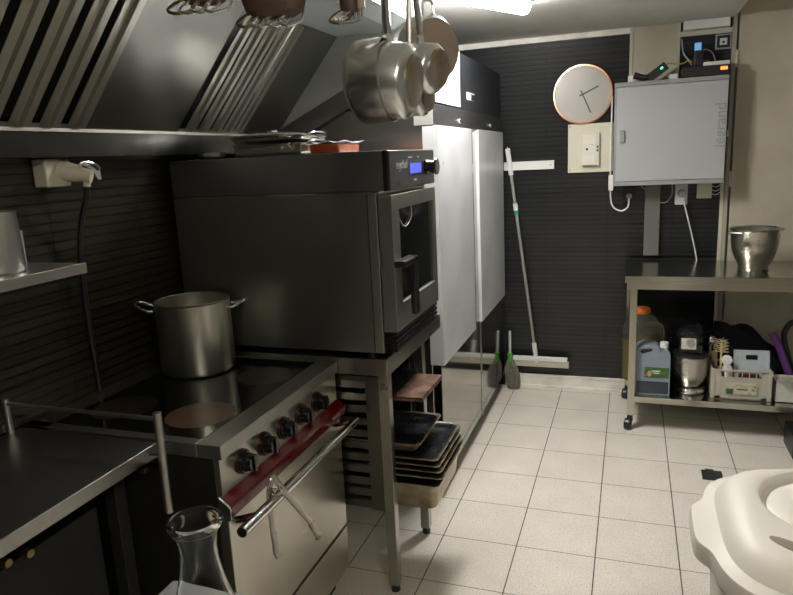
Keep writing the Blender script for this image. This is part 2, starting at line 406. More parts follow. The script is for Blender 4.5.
# ------------------------------------------------------------------ hanging rack
rk = thing('hanging_rack', 'chrome rail rack hung from the ceiling above the saucepans', 'rack', (-.55, 1.45, 2.2))
r_ = B()
for x in (-.75, -.55, -.36): r_.tube([(x, 1.05, 2.2), (x, 1.95, 2.2)], .008, smooth=False)
for y in (1.05, 1.42, 1.62, 1.80, 1.95): r_.tube([(-.75, y, 2.2), (-.36, y, 2.2)], .008, smooth=False)
obj('rail_grid', r_, CHROME, rk)
obj('hanger', B().tube([(-.55, 1.08, 2.2), (-.55, 1.08, 2.4)], .006, smooth=False), CHROME, rk)
obj('hanger', B().tube([(-.55, 1.92, 2.2), (-.55, 1.92, 2.4)], .006, smooth=False), CHROME, rk)

def saucepan(label, ctr, axis, r, depth, base_r, hl=.3, basemat=BASEBURN, rail=None, hdir=(0, 0, 1)):
    """hung by its handle: axis points from the open rim to the base"""
    ctr = Vector(ctr); ax = Vector(axis).normalized()
    t = thing('saucepan', label, 'saucepan', tuple(ctr), 'saucepans hanging from the rack')
    M = aim(ctr-ax*depth/2, ax)
    w_ = .0022
    prof = [(r+.002, -.001), (r+.002, .001), (r, .002), (r, depth*.78), (r-.004, depth*.88), (r-.016, depth*.97), (base_r+.004, depth),
            (base_r, depth), (0, depth), (0, depth-w_), (base_r, depth-w_), (r-.018, depth*.96), (r-w_-.003, depth*.86), (r-w_, depth*.78), (r-w_, 0)]
    obj('pan_body', B().lathe(prof, M, 48), STP, t)
    obj('base_disc', B().lathe([(0, 0), (base_r-.002, 0), (base_r, .002), (base_r, .006), (base_r-.004, .008), (0, .008)], M @ Matrix.Translation((0, 0, depth)), 48), basemat, t)
    up = (Vector(hdir) - ax*Vector(hdir).dot(ax)).normalized()
    a0 = ctr-ax*depth*.40+up*(r-.002)
    top = a0+up*.03
    end = Vector(rail) if rail is not None else a0+up*hl
    md = (top+end)/2 - ax*.006
    obj('handle', B().tube([a0, a0+up*.014-ax*.004, top-ax*.006, md, end], .0085, flat=1.0), STP, t)
    obj('hook', B().tube([end+Vector((0, 0, -.006)), end+Vector((.014, 0, .014)), end+Vector((.004, 0, .028)), end+Vector((-.012, 0, .02)), end+Vector((-.012, 0, .004))], .003), CHROME, t)
    obj('bracket', B().box((-.02, -.006, -.003), (.02, .006, .003), aim(a0, up)), STP, t, bevel=.001)
    return t
saucepan('largest polished steel saucepan, leftmost of the hanging pans', (-.566, 1.50, 1.853), (-1, .0, -.03), .093, .084, .070, rail=(-.545, 1.50, 2.175))
saucepan('medium steel saucepan hung against the largest, its stained base showing', (-.504, 1.495, 1.848), (1, .0, -.12), .083, .070, .057, rail=(-.505, 1.44, 2.175))
saucepan('small steel saucepan with yellow-stained base hung over the medium one', (-.484, 1.665, 1.891), (.95, -.27, -.14), .060, .062, .045, rail=(-.50, 1.62, 2.175))
saucepan('smallest steel pan showing below the yellow-stained saucepan', (-.550, 1.79, 1.834), (.97, -.15, -.1), .048, .06, .034, rail=(-.56, 1.80, 2.175))
# shallow frying pan behind
t = thing('frying_pan', 'round tan-based frying pan hanging rightmost by its looped handle', 'frying pan', (-.542, 1.93, 1.97))
ax = Vector((.75, -.62, -.12)).normalized(); M = aim(Vector((-.542, 1.93, 1.972)), ax); R = .099
obj('pan_body', B().lathe([(R, -.03), (R+.004, -.032), (R+.003, -.028), (R-.012, .004), (0, .004), (0, 0), (R-.016, 0)], M, 56), STP, t)
obj('base_disc', B().lathe([(0, .0041), (R-.014, .0041), (R-.016, .0075), (0, .0075)], M, 56), TAN, t)
c0 = Vector((-.542, 1.93, 1.972)); sd = Vector((.62, .75, 0)).normalized()
obj('handle', B().tube([c0+Vector((0, 0, .095))-sd*.016-ax*.02, c0+Vector((0, 0, .128))-sd*.018-ax*.02, c0+Vector((0, 0, .137))+sd*.0-ax*.02, c0+Vector((0, 0, .128))+sd*.016-ax*.02, c0+Vector((0, 0, .09))+sd*.018-ax*.02], .004), CHROME, t)
obj('hook', B().tube([c0+Vector((0, 0, .135))-ax*.02, c0+Vector((0, 0, .15))+sd*.02-ax*.02, c0+Vector((0, 0, .21))-ax*.01, Vector((-.55, 1.935, 2.185)), Vector((-.55, 1.95, 2.212)), Vector((-.55, 1.962, 2.195))], .003), CHROME, t)

def whisk(label, base, w_, h_, dirx, n, brown=BROWN, end=False):
    """broad brown handle block hung head-down with a row of bent wire loops at its foot"""
    base = Vector(base); X = Vector(dirx).normalized(); Z = Vector((0, 0, 1)); Y = Z.cross(X)
    t = thing('wire_whisk', label, 'whisk', tuple(base), 'wire-loop utensils at the top edge')
    M = axes(base, X, Y)
    prof = [(0, 0), (w_*.30, .002), (w_*.44, .012), (w_*.5, .035), (w_*.5, h_), (0, h_)]
    Ms = M @ Matrix.Diagonal((1, .55, 1, 1))
    obj('handle_block', B().lathe(prof, Ms, 32), brown, t)
    if end: obj('handle_side', B().box((w_*.45, -w_*.22, .012), (w_*.85, w_*.22, h_), M), BEIGE, t, bevel=.006)
    for i in range(n):
        u = (i-(n-1)/2)/(n-1)*w_*.62
        L = .02
        obj('wire_loop', B().tube([M @ Vector((u+.016, 0, .014)), M @ Vector((u+.014, -.02, -.008)), M @ Vector((u-.008, -.034, -.019)), M @ Vector((u-.028, -.03, -.012)), M @ Vector((u-.018, -.012, .004)), M @ Vector((u, 0, .014))], .0028, seg=8), BRASS if i == 0 else CHROME, t)
    obj('hook', B().tube([base+Z*(h_-.005), base+Z*(h_+.02), Vector((base.x, base.y, 2.19))], .004), CHROME, t)
    return t
whisk('widest brown utensil with wire loops, hanging over the slanted filters', (-.645, 1.2, 1.948), .125, .12, (.95, .3, 0), 4)
whisk('narrow brown utensil with pale side and wire loops, left of the saucepans', (-.60, 1.46, 1.99), .042, .13, (.95, .3, 0), 4, end=True)
whisk('wire-looped utensil cut off by the top edge, furthest left', (-.715, 1.08, 1.958), .10, .1, (.95, .3, 0), 4)

# ------------------------------------------------------------------ left wall: socket, cable, shelf
t = thing('wall_socket', 'yellowed industrial socket with plug and lifted clear flap under the hood', 'socket', (-1.66, 1.66, 1.64))
sp = B().box((-1.718, 1.58, 1.64), (-1.665, 1.675, 1.725))
obj('socket_box', sp, IVORY, t, bevel=.006)
obj('socket_housing', B().cyl((-1.715, 1.63, 1.685), (-1.66, 1.665, 1.69), .036).cyl((-1.68, 1.645, 1.692), (-1.63, 1.675, 1.675), .034, .026), IVORY, t)
obj('plug', B().cyl((-1.632, 1.672, 1.677), (-1.598, 1.690, 1.665), .024, .021).cyl((-1.612, 1.684, 1.668), (-1.616, 1.684, 1.636), .011), IVORY, t)
obj('flap', B().prism([(1.675, 1.712), (1.748, 1.700), (1.752, 1.655), (1.738, 1.655), (1.72, 1.682), (1.69, 1.70)], 'x', -1.622, -1.617), mat('grey_flap', (.35, .36, .37), .2), t, bevel=.001)
obj('flap_arc', B().tube([(-1.60, 1.648, 1.702), (-1.60, 1.67, 1.708), (-1.60, 1.705, 1.702), (-1.605, 1.73, 1.688)], .008, flat=.6), CHROME, t)
tag(obj('power_cable', B().tube([(-1.616, 1.684, 1.645), (-1.625, 1.684, 1.60), (-1.66, 1.684, 1.52), (-1.685, 1.685, 1.4), (-1.69, 1.685, 1.2), (-1.69, 1.69, .99), (-1.69, 1.69, .952)], .0095), BLK), 'thick black cable hanging from the yellowed socket down behind the range', 'cable')
t = thing('wall_shelf', 'narrow stainless steel wall shelf at the left edge', 'shelf', (-1.58, .9, 1.405))
obj('shelf_board', B().box((XL+.002, .2, 1.418), (-1.45, 1.465, 1.43)), ST, t, bevel=.001)
obj('front_edge', B().box((-1.458, .2, 1.402), (-1.447, 1.465, 1.431)), ST, t, bevel=.001)
obj('bracket', B().prism([(XL+.002, 1.418), (-1.5, 1.418), (XL+.002, 1.30)], 'y', .7, .704), ST, t)
t = thing('utensil_canister', 'tall steel canister standing on the left wall shelf', 'canister', (-1.565, 1.28, 1.43))
obj('body', B().lathe([(0, 0), (.068, 0), (.072, .006), (.066, .155), (.068, .160), (.064, .160), (.062, .01), (0, .008)], Matrix.Translation((-1.572, 1.285, 1.4305)), 40), ST, t)
tag(obj('cutting_board', B().box((-1.66, 1.40, 1.431), (-1.60, 1.408, 1.53)), BOXG, bevel=.002), 'small pale upright board behind the steel canister on the shelf', 'board')

# ------------------------------------------------------------------ worktop at left with rail
t = thing('worktop', 'stainless steel worktop at the lower left beside the range', 'worktop', (-1.48, .85, 0))
obj('top', B().box((XL+.003, .2, .90), (-1.222, 1.398, .94)), STW, t, bevel=.003)
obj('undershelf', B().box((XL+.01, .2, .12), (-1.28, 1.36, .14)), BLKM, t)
for x, y in ((-1.34, .26), (-1.34, 1.34), (-1.66, .26), (-1.66, 1.34)):
    obj('leg', B().box((x-.02, y-.02, 0), (x+.02, y+.02, .90)), mat('dark_leg', (.012, .012, .012), .6), t, bevel=.002)
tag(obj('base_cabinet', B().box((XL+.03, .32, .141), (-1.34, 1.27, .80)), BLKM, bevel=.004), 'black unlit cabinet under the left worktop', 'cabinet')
for i, (y, z, wh) in enumerate(((1.375, .862, 'nearest the range, under the worktop corner'), (.931, .861, 'at the left end under the worktop edge'), (.986, .85, 'just right of the leftmost one under the worktop edge'))):
    t = thing('gas_valve', 'small round brass valve knob '+wh, 'valve', (-1.27, y, z), 'valve knobs under the worktop')
    obj('stem', B().cyl((-1.345, y, z), (-1.262, y, z), .007).cyl((-1.30, y, z), (-1.30, y, .899), .006), BRASS, t)
    obj('knob', B().cyl((-1.268, y, z), (-1.25, y, z), .0115, .010), BRASS, t, bevel=.002)
t = thing('guard_rail', 'chrome guard rail on two posts between worktop and range', 'rail', (-1.45, 1.395, .78))
py = 1.375
obj('post', B().cyl((-1.166, py-.03, .765), (-1.166, py-.03, 1.052), .0115), ST, t, bevel=.001)
obj('post', B().cyl((-1.70, py-.03, .941), (-1.70, py-.03, 1.048), .0095), ST, t)
obj('crossbar', B().cyl((-1.70, py-.03, 1.034), (-1.172, py-.03, 1.034), .006), ST, t)
obj('bracket', B().box((-1.221, py-.036, .905), (-1.172, py-.026, .93)), CHROME, t)

# ------------------------------------------------------------------ range
rg = thing('electric_range', 'steel electric range with black glass hob, red trim and oven below', 'range', (-1.36, 1.78, 0))
Y0, Y1, XF = 1.402, 2.168, -1.022
rim = B().box((XL+.005, Y0, .905), (XF-.078, Y0+.035, .945)).box((XL+.005, Y1-.03, .905), (XF-.078, Y1, .945)).box((XL+.005, Y0, .905), (XL+.095, Y1, .945)).box((XF-.078, Y0, .905), (XF, Y1, .945))
obj('hob_rim', rim, steel('hob_rim_steel', (.44, .43, .41), .38, (2, 2, 2), .1), rg, bevel=.002)
obj('hob_glass', B().box((XL+.095, Y0+.035, .92), (XF-.078, Y1-.03, .9462)), GLASSB, rg)
for x, y, r in ((-1.215, 1.59, .105), (-1.21, 1.96, .10), (-1.50, 1.59, .10)):
    obj('hob_zone', B().lathe([(0, 0), (r, 0), (r, .0003), (0, .0004)], Matrix.Translation((x, y, .9462)), 48), BURN2 if (y < 1.8 and x > -1.4) else BURN, rg)
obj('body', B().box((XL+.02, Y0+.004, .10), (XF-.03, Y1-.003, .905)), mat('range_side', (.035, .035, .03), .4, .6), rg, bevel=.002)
obj('control_panel', B().box((XF-.03, Y0+.004, .79), (XF-.012, Y1-.003, .905)), STR, rg)
tr_ = B().prism([(XF-.014, .798), (XF+.012, .777), (XF+.018, .771), (XF+.018, .741), (XF+.012, .736), (XF-.014, .736)], 'y', Y0-.008, Y1+.004)
obj('red_trim', tr_, RED, rg, smooth=False)
obj('trim_end', B().prism([(XF-.014, .800), (XF+.013, .779), (XF+.020, .772), (XF+.020, .740), (XF+.013, .734), (XF-.014, .734)], 'y', Y0-.014, Y0-.008), CHROME, rg)
MY = axes((XF+.0187, 2.09, .760), (0, 1, 0), (0, 0, 1))
obj('badge', B().box((-.035, -.006, 0), (.035, .006, .001), MY), mat('trim_badge', (.38, .18, .18), .4), rg)
obj('oven_door', B().box((XF-.03, Y0+.006, .285), (XF-.002, Y1-.006, .724)), STR, rg, bevel=.003)
obj('drawer_front', B().box((XF-.03, Y0+.006, .10), (XF-.002, Y1-.006, .272)), STR, rg, bevel=.003)
obj('plinth', B().box((XL+.05, Y0+.03, 0), (XF-.06, Y1-.03, .10)), BLKM, rg)
hx, hz = -.945, .735
hh = obj('door_handle', B().cyl((hx, 1.352, hz), (hx, 2.135, hz-.004), .0155), CHROME, rg, bevel=.002)
for y in (1.435, 2.10): obj('handle_mount', B().cyl((XF-.01, y, hz-.03), (hx, y, hz), .012), CHROME, rg)
obj('handle_cap', B().cyl((hx, 1.348, hz), (hx, 1.353, hz), .0145), BLK, rg)
for y in (1.512, 1.633, 1.754, 1.873, 1.993):
    k = obj('knob', B().cyl((XF-.012, y, .851), (XF+.004, y, .851), .033, .031, 28).cyl((XF+.004, y, .851), (XF+.03, y, .851), .027, .024, 28).box((XF+.03, y-.006, .826), (XF+.036, y+.006, .876)), BLKG, rg, bevel=.0015)
    obj('knob_ring', B().cyl((XF-.0125, y, .851), (XF-.004, y, .851), .0365, .036, 28), REDD, k)

# serving tongs on the handle
t = thing('serving_tongs', 'steel serving tongs hooked over the oven door handle, arms spread', 'tongs', (hx, 1.55, .5))
pt = Vector((hx+.004, 1.520, .815))
obj('tong_arm', B().tube([pt, Vector((hx+.022, 1.55, .745)), Vector((hx+.026, 1.66, .60)), Vector((hx+.026, 1.682, .572))], .0085, flat=.35), TONG, t, smooth=False)
obj('tong_head', B().tube([(hx+.026, 1.678, .578), (hx+.024, 1.70, .545), (hx+.030, 1.715, .515), (hx+.020, 1.728, .492)], .011, flat=.35), TONG, t)
obj('tong_arm', B().tube([Vector((hx-.002, 1.524, .80)), Vector((hx-.020, 1.528, .745)), Vector((hx-.026, 1.540, .63)), Vector((hx-.026, 1.543, .61))], .0085, flat=.35), TONG, t, smooth=False)
obj('tong_head', B().tube([(hx-.026, 1.542, .615), (hx-.026, 1.547, .58), (hx-.030, 1.553, .55), (hx-.026, 1.558, .525)], .010, flat=.35), TONG, t)
obj('pivot_ring', B().tube([(hx+.012, 1.512, .76), (hx+.026, 1.527, .765), (hx+.012, 1.542, .76), (hx-.008, 1.527, .765)], .003, closed=True), CHROME, t)

# stock pot
t = thing('stock_pot', 'tall steel stock pot with two looped handles on the black hob', 'pot', (-1.475, 1.98, .9465))
PX, PYc, PZ, pr_ = -1.502, 1.99, .9468, .133
Mp = Matrix.Translation((PX, PYc, PZ))
obj('pot_body', B().lathe([(0, 0), (pr_-.01, 0), (pr_-.002, .006), (pr_, .016), (pr_, .258), (pr_+.004, .262), (pr_, .265), (pr_-.003, .262), (pr_-.003, .02), (pr_-.012, .006), (0, .005)], Mp, 64), STPOT, t)
for s in (-1, 1):
    a = Vector((.93, .36, 0))*s; b_ = Vector((-.36, .93, 0))
    c_ = Vector((PX, PYc, PZ+.235)); 
    obj('handle', B().tube([c_+a*(pr_-.001)+b_*.042, c_+a*(pr_+.018)+b_*.044, c_+a*(pr_+.058)+b_*.032+Vector((0, 0, .018)), c_+a*(pr_+.070)+Vector((0, 0, .024)), c_+a*(pr_+.058)-b_*.032+Vector((0, 0, .018)), c_+a*(pr_+.018)-b_*.044, c_+a*(pr_-.001)-b_*.042], .0065), CHROME, t)

# ------------------------------------------------------------------ oven stand with trays
sd_ = thing('oven_stand', 'stainless steel stand with tray runners carrying the combi oven', 'stand', (-1.27, 2.5, 0))
SY0, SY1, SX = 2.172, 2.90, -.845
obj('stand_top', B().box((XL+.004, SY0, .895), (SX+.02, SY1, .96)), STS, sd_, bevel=.003)
for x, y in ((SX, SY0+.021), (SX, 2.62), (-1.66, SY0+.021), (-1.66, 2.62)):
    lg = obj('leg', B().box((x-.02, y-.02, .03), (x+.02, y+.02, .897)), STS, sd_, bevel=.002)
    obj('foot', B().cyl((x, y, 0), (x, y, .032), .018), BLK, lg)
rn = B()
for (x0, x1) in ((-1.66, -1.60), (-.925, -.868)): rn.box((x0, SY0+.018, .34), (x1, SY0+.022, .885))
rn.box((-1.60, SY0+.018, .865), (-.925, SY0+.022, .885))
for i in range(11):
    z = .348+i*.049
    rn.prism([(SY0+.02, z), (SY0+.030, z+.024), (SY0+.026, z+.024), (SY0+.016, z)], 'x', -1.60, -.925)
    rn.box((-1.60, SY0+.02, z), (-.868, SY0+.05, z+.002))
obj('tray_runner', rn, STK, sd_, smooth=False)
obj('tray_runner', B().box((-1.66, 2.64, .34), (-.9, 2.646, .885)), mat('runner_dark', (.06, .06, .06), .4, .8), sd_)

def gn(label, x1, y0, y1, zt, dep, group='steel oven pans in the stand', L=.53, m1=ST, m2=None, name='oven_pan', r=.03):
    """gastronorm pan: rolled rim, sloped walls, rounded corners"""
    x0 = x1-L; t = thing(name, label, 'pan', ((x0+x1)/2, (y0+y1)/2, zt-dep), group)
    def ring(ins, z, rad):
        pts = []
        for cx, cy, a0 in ((x1-ins-rad, y1-ins-rad, 0), (x0+ins+rad, y1-ins-rad, 90), (x0+ins+rad, y0+ins+rad, 180), (x1-ins-rad, y0+ins+rad, 270)):
            for k in range(6):
                a = math.radians(a0+k*18); pts.append(Vector((cx+rad*math.cos(a), cy+rad*math.sin(a), z)))
        return pts
    def loft(rings, cap=True):
        b = B(); vv = [[b.bm.verts.new(p) for p in R_] for R_ in rings]
        for A, D in zip(vv, vv[1:]):
            for i in range(len(A)): b.bm.faces.new((A[i], A[(i+1) % len(A)], D[(i+1) % len(A)], D[i]))
        if cap: b.bm.faces.new(vv[-1])
        return b
    obj('pan_shell', loft([ring(0, zt-.004, .02), ring(0, zt, .02), ring(.008, zt, .028), ring(.0115, zt-.003, .03), ring(.018, zt-dep+.018, .03), ring(.026, zt-dep+.004, .028), ring(.036, zt-dep, .025)]), m1, t)
    if m2: obj('pan_lining', loft([ring(.0118, zt-.0025, .03), ring(.0195, zt-dep+.019, .03), ring(.028, zt-dep+.006, .028), ring(.038, zt-dep+.0022, .025)]), m2, t)
    return t
Y0p, Y1p = 2.205, 2.575
gn('deep steel pan at the bottom of the tray stack', -.655, Y0p-.005, Y1p+.0, .462, .112, m1=PANBURN)
for i, z in enumerate((.495, .520, .543, .567)):
    gn(('shallow steel pan resting in the deep bottom pan', 'second shallow pan of the stack, counted from below', 'third shallow pan of the stack, just under the topmost', 'topmost dark-lined pan of the tray stack')[i],
       -.640-.006*i, Y0p, Y1p, z, .022 if i < 3 else .024, m1=PANBURN, m2=PANDARK)
gn('dark shallow pan above the tray stack, under the rusty tray', -.725, Y0p, Y1p-.05, .622, .045, m1=PANBURN, m2=PANDARK)
rt = thing('rusty_tray', 'flat rusty brown tray topmost in the oven stand', 'tray', (-.95, 2.38, .80))
obj('tray_plate', B().box((-1.22, 2.235, .792), (-.83, Y1p-.02, .796)), PANDARK, rt, bevel=.001)
obj('rusty_end', B().box((-.83, 2.235, .792), (-.715, Y1p-.06, .797)).box((-.719, 2.235, .782), (-.715, Y1p-.06, .797)).box((-.83, 2.235, .782), (-.715, 2.239, .797)), RUST, rt, bevel=.001)

# ------------------------------------------------------------------ combi oven
ov = thing('combi_oven', 'dark steel combi oven with glass door and blue display on the stand', 'oven', (-1.25, 2.45, .96))
OY0, OY1 = 2.17, 2.715
for x in (-1.6, -.9):
    for y in (OY0+.05, OY1-.05): obj('foot', B().cyl((x, y, .96), (x, y, .985), .02), BLK, ov)
obj('body', B().box((-1.672, OY0, .985), (-.862, OY1, 1.562)), STD, ov, bevel=.003)
obj('front_frame', B().box((-.865, OY0-.001, .985), (-.832, OY1, 1.562)), STDD, ov, bevel=.003)
obj('seam', B().box((-.868, OY0-.0015, .99), (-.866, OY0, 1.56)), BLK, ov)
obj('top_cover', B().box((-1.672, OY0, 1.569), (-.80, OY1, 1.705)), steel('oven_top_steel', (.42, .42, .42), .34), ov, bevel=.003)
obj('trim_ledge', B().box((-1.672, OY0-.006, 1.562), (-.82, OY1-.004, 1.567)), CHROME, ov)
cp = obj('control_panel', B().box((-.80, OY0, 1.567), (-.778, OY1+.01, 1.705)), mat('panel_grey', (.045, .045, .047), .3), ov, bevel=.006)
obj('panel_edge', B().box((-.803, OY0-.002, 1.566), (-.784, OY0+.012, 1.706)), BLK, ov, bevel=.002)
MX = lambda y, z: axes((-.7775, y, z), (0, 1, 0), (0, 0, 1))
obj('display', B().box((-.07, -.019, 0), (.07, .019, .001), MX(2.465, 1.637)), DISP, cp)
text('brand_lettering', 'mychef', .044, MX(2.302, 1.653), TXTW, cp)
for y, l in ((2.40, .05), (2.50, .022)): obj('indicator_mark', B().box((-l/2, -.003, 0), (l/2, .003, .0008), MX(y, 1.678)), TXTW, cp)
obj('indicator_mark', B().box((-.018, -.004, 0), (.018, .004, .0008), MX(2.455, 1.594)), TXTW, cp)
obj('sensor_window', B().box((-.014, -.006, 0), (.014, .006, .0008), MX(2.26, 1.59)), BLKG, cp)
obj('dial', B().cyl((-.778, 2.60, 1.637), (-.738, 2.60, 1.637), .030, .028, 32).cyl((-.738, 2.60, 1.637), (-.728, 2.60, 1.637), .034, .031, 32), BLKG, cp, bevel=.002)
dr = B().box((-.828, OY0+.0, 1.065), (-.776, OY0+.075, 1.553)).box((-.828, OY1-.04, 1.065), (-.776, OY1, 1.553)).box((-.828, OY0+.075, 1.50), (-.776, OY1-.04, 1.553)).box((-.828, OY0+.075, 1.065), (-.776, OY1-.04, 1.16))
dd = obj('door', dr, STDD, ov, bevel=.002)
obj('window_glass', B().box((-.812, OY0+.07, 1.155), (-.786, OY1-.035, 1.505)), OVG, dd)
obj('hinge', B().box((-.834, OY0+.0, 1.30), (-.82, OY0+.012, 1.36)), ST, dd)
obj('gasket', B().box((-.836, OY0+.01, 1.07), (-.826, OY1-.01, 1.55)), BLK, dd)
hb = B().box((-.778, OY0-.004, 1.300), (-.735, OY0+.15, 1.325)).box((-.758, OY0+.105, 1.108), (-.735, OY0+.15, 1.325))
obj('handle', hb, BLK, dd, bevel=.006)
obj('hanging_wire', B().tube([(-.785, 2.26, 1.49), (-.783, 2.275, 1.455), (-.782, 2.33, 1.43), (-.782, 2.40, 1.46), (-.785, 2.41, 1.505)], .0018), ST, dd)
vg = B()
for i in range(4): vg.box((-.834, OY0+.01, .988+i*.019), (-.785, OY1+.005, 1.0+i*.019))
vg.box((-.84, OY0+.01, .986), (-.80, OY1, 1.06))
obj('vent_grille', vg, BLK, ov, bevel=.002)

# things on the oven
t = thing('roasting_dish', 'rectangular steel roasting dish with a second nested on it, on the oven', 'dish', (-1.33, 2.42, 1.706), 'steel dishes on the oven')
def dish(t, x0, x1, y0, y1, z0, z1):
    b = B(); n = []
    for ins, z in ((.02, z0), (.004, z0+.008), (0, z1-.004), (-.012, z1), (0, z1+.001), (.004, z1-.006), (.01, z0+.01), (.024, z0+.004)):
        n.append([b.bm.verts.new(p) for p in ((x0+ins, y0+ins, z), (x1-ins, y0+ins, z), (x1-ins, y1-ins, z), (x0+ins, y1-ins, z))])
    for A, D in zip(n, n[1:]):
        for i in range(4): b.bm.faces.new((A[i], A[(i+1) % 4], D[(i+1) % 4], D[i]))
    b.bm.faces.new(n[0]); b.bm.faces.new(n[-1])
    obj('dish_body', b, STF, t, bevel=.008, seg=3)
    obj('handle', B().tube([(x1-.01, y0+.04, z1-.008), (x1+.016, y0+.05, z1+.006), (x1+.02, (y0+y1)/2, z1+.010), (x1+.016, y1-.05, z1+.006), (x1-.01, y1-.04, z1-.008)], .0035), CHROME, t)
    obj('handle', B().tube([(x1-.09, y0+.002, z0+.022), (x1-.085, y0-.022, z1-.008), (x1-.06, y0-.024, z1-.004), (x1-.045, y0-.02, z1-.008), (x1-.04, y0+.002, z0+.022)], .003), CHROME, t)
t['label'] = 'lower rectangular steel roasting dish on top of the combi oven'
dish(t, -1.485, -1.185, 2.33, 2.56, 1.706, 1.752)
t = thing('roasting_dish', 'upper steel roasting dish nested tilted in the one on the oven', 'dish', (-1.33, 2.42, 1.745), 'steel dishes on the oven')
dish(t, -1.49, -1.18, 2.325, 2.555, 1.756, 1.782)
t = thing('lid', 'flat steel lid with wide rim lying on the upper roasting dish', 'lid', (-1.33, 2.45, 1.78))
obj('lid_plate', B().lathe([(0, .012), (.08, .010), (.13, .004), (.145, 0), (.147, .002), (.13, .007), (.08, .013), (0, .015)], Matrix.Translation((-1.37, 2.45, 1.786)), 48), STP, t)
obj('lid_knob', B().cyl((-1.37, 2.45, 1.799), (-1.37, 2.45, 1.81), .018, .02), CHROME, t, bevel=.002)
tag(obj('small_bowl', B().lathe([(0, 0), (.04, 0), (.06, .012), (.066, .026), (.063, .026), (.057, .014), (.038, .003), (0, .003)], Matrix.Translation((-1.60, 2.34, 1.706)), 32), STP), 'small shallow steel bowl at the rear corner of the oven top', 'bowl')
t = thing('baking_dish', 'orange-red baking dish covered in film beside the roasting dishes', 'dish', (-1.07, 2.42, 1.706))
b = B().prism([(2.31, 1.706), (2.50, 1.706), (2.515, 1.742), (2.295, 1.742)], 'x', -1.14, -1.02); obj('dish_body', b, TERRA, t, bevel=.008)
b = B(); n = 7
vv = [[b.bm.verts.new((-1.148+.142*i/(n-1), 2.285+.24*j/(n-1), 1.746+.006*math.sin(i*2.1+j*1.3))) for j in range(n)] for i in range(n)]
for i in range(n-1):
    for j in range(n-1): b.bm.faces.new((vv[i][j], vv[i+1][j], vv[i+1][j+1], vv[i][j+1]))
obj('film_cover', b, mat('crumpled_film', (.5, .55, .62), .2, .2), t, solid=.002)

# ------------------------------------------------------------------ refrigerator
fg = thing('double_refrigerator', 'tall two-door refrigerator with white boards covering polished steel doors', 'refrigerator', (-1.2, 3.8, 0))
FY0, FY1, FX = 2.955, 4.62, -.842
obj('cabinet', B().box((-1.62, FY0+.002, .09), (FX-.045, FY1, 1.90)), steel('cabinet_side_steel', (.66, .63, .60), .24), fg, bevel=.004)
DM = 3.845
for a, b_ in ((FY0+.004, DM-.012), (DM+.012, FY1-.006)):
    dr = obj('door', B().box((FX-.043, a, .095), (FX, b_, 1.80)), STM, fg, bevel=.004)
    e = 3.645 if a < 3 else FY1-.025
    s_ = a-.012 if a < 3 else 3.815
    obj('white_board', B().box((FX-.030 if a > 3 else FX-.052, s_, .69), (FX+.018, e if a < 3 else FY1-.03, 1.81)), WHTB, dr, bevel=.003)
obj('door_divider', B().box((FX-.04, DM-.011, .08), (FX+.004, DM+.011, 1.80)), STS, fg, bevel=.003)
obj('header', B().box((FX-.088, FY0-.005, 1.812), (FX+.004, FY1, 1.905)), mat('header_grey', (.10, .10, .105), .35, .7), fg, bevel=.003)
obj('header_lit_end', B().box((FX-.088, FY0-.009, 1.815), (FX+.002, FY0-.005, 1.903)), mat('header_lit_grey', (.55, .55, .5), .35, .4), fg)  # light falling on the header's end face, put into a paler plate colour
for y in (3.42, 4.22): obj('lock', B().cyl((FX+.004, y, 1.845), (FX+.012, y, 1.845), .012), CHROME, fg)
obj('compressor_housing', B().box((-1.6, FY0+.01, 1.905), (FX-.004, FY1, 2.19)), mat('housing_dark', (.032, .036, .042), .4, .3), fg, bevel=.003)
obj('white_front_plate', B().box((FX-.004, FY0+.012, 1.915), (FX+.002, 3.475, 2.19)), WHTB, fg, bevel=.001)
obj('sticker', B().box((FX-.004, 3.64, 1.965), (FX-.002, 3.83, 2.005)), TXTW, fg)
obj('sticker', B().box((FX-.0035, 3.74, 1.967), (FX-.0015, 3.83, 2.0)), REDD, fg)
for x in (-1.55, -.93):
    for y in (3.05, 3.82, 4.55): obj('foot', B().cyl((x, y, 0), (x, y, .092), .022), BLK, fg)

# ------------------------------------------------------------------ back wall items
t = thing('white_rail', 'white plastic rail fixed across the ribbed wall beside the fridge', 'rail', (-.69, YB-.02, 1.58))
obj('rail_bar', B().box((-.83, YB-.02, 1.553), (-.492, YB-.001, 1.61)).box((-.83, YB-.024, 1.603), (-.492, YB-.018, 1.61)), WHT, t, bevel=.002)
obj('screw', B().cyl((-.515, YB-.021, 1.582), (-.515, YB-.019, 1.582), .005), CHROME, t)
t = thing('floor_squeegee', 'long-handled white squeegee hanging on the back wall', 'squeegee', (-.62, YB-.04, .17))
yq = YB-.05
pts = lambda f: Vector((-.792+(.172)*f, yq, 1.66-1.37*f))
obj('grip', B().tube([pts(-.03), pts(0), pts(.05), pts(.10)], .018, flat=.7), WHT, t)
obj('pole', B().tube([pts(.09), pts(1.0)], .0105, smooth=False), mat('pole_grey', (.42, .41, .38), .35, .5), t)
obj('collar', B().tube([pts(.24), pts(.275)], .016, smooth=False), WHT, t)
obj('collar_ring', B().tube([pts(.275), pts(.295)], .0165, smooth=False), TEAL, t)
obj('socket', B().tube([pts(.96), pts(1.02), pts(1.065)], .016), WHT, t)
obj('head', B().box((-.775, yq-.02, .215), (-.395, yq+.012, .245)), WHT, t, bevel=.004)
obj('blade', B().box((-.775, yq-.012, .17), (-.385, yq+.004, .218)), mat('squeegee_foam', (.52, .48, .38), .6), t, bevel=.003)
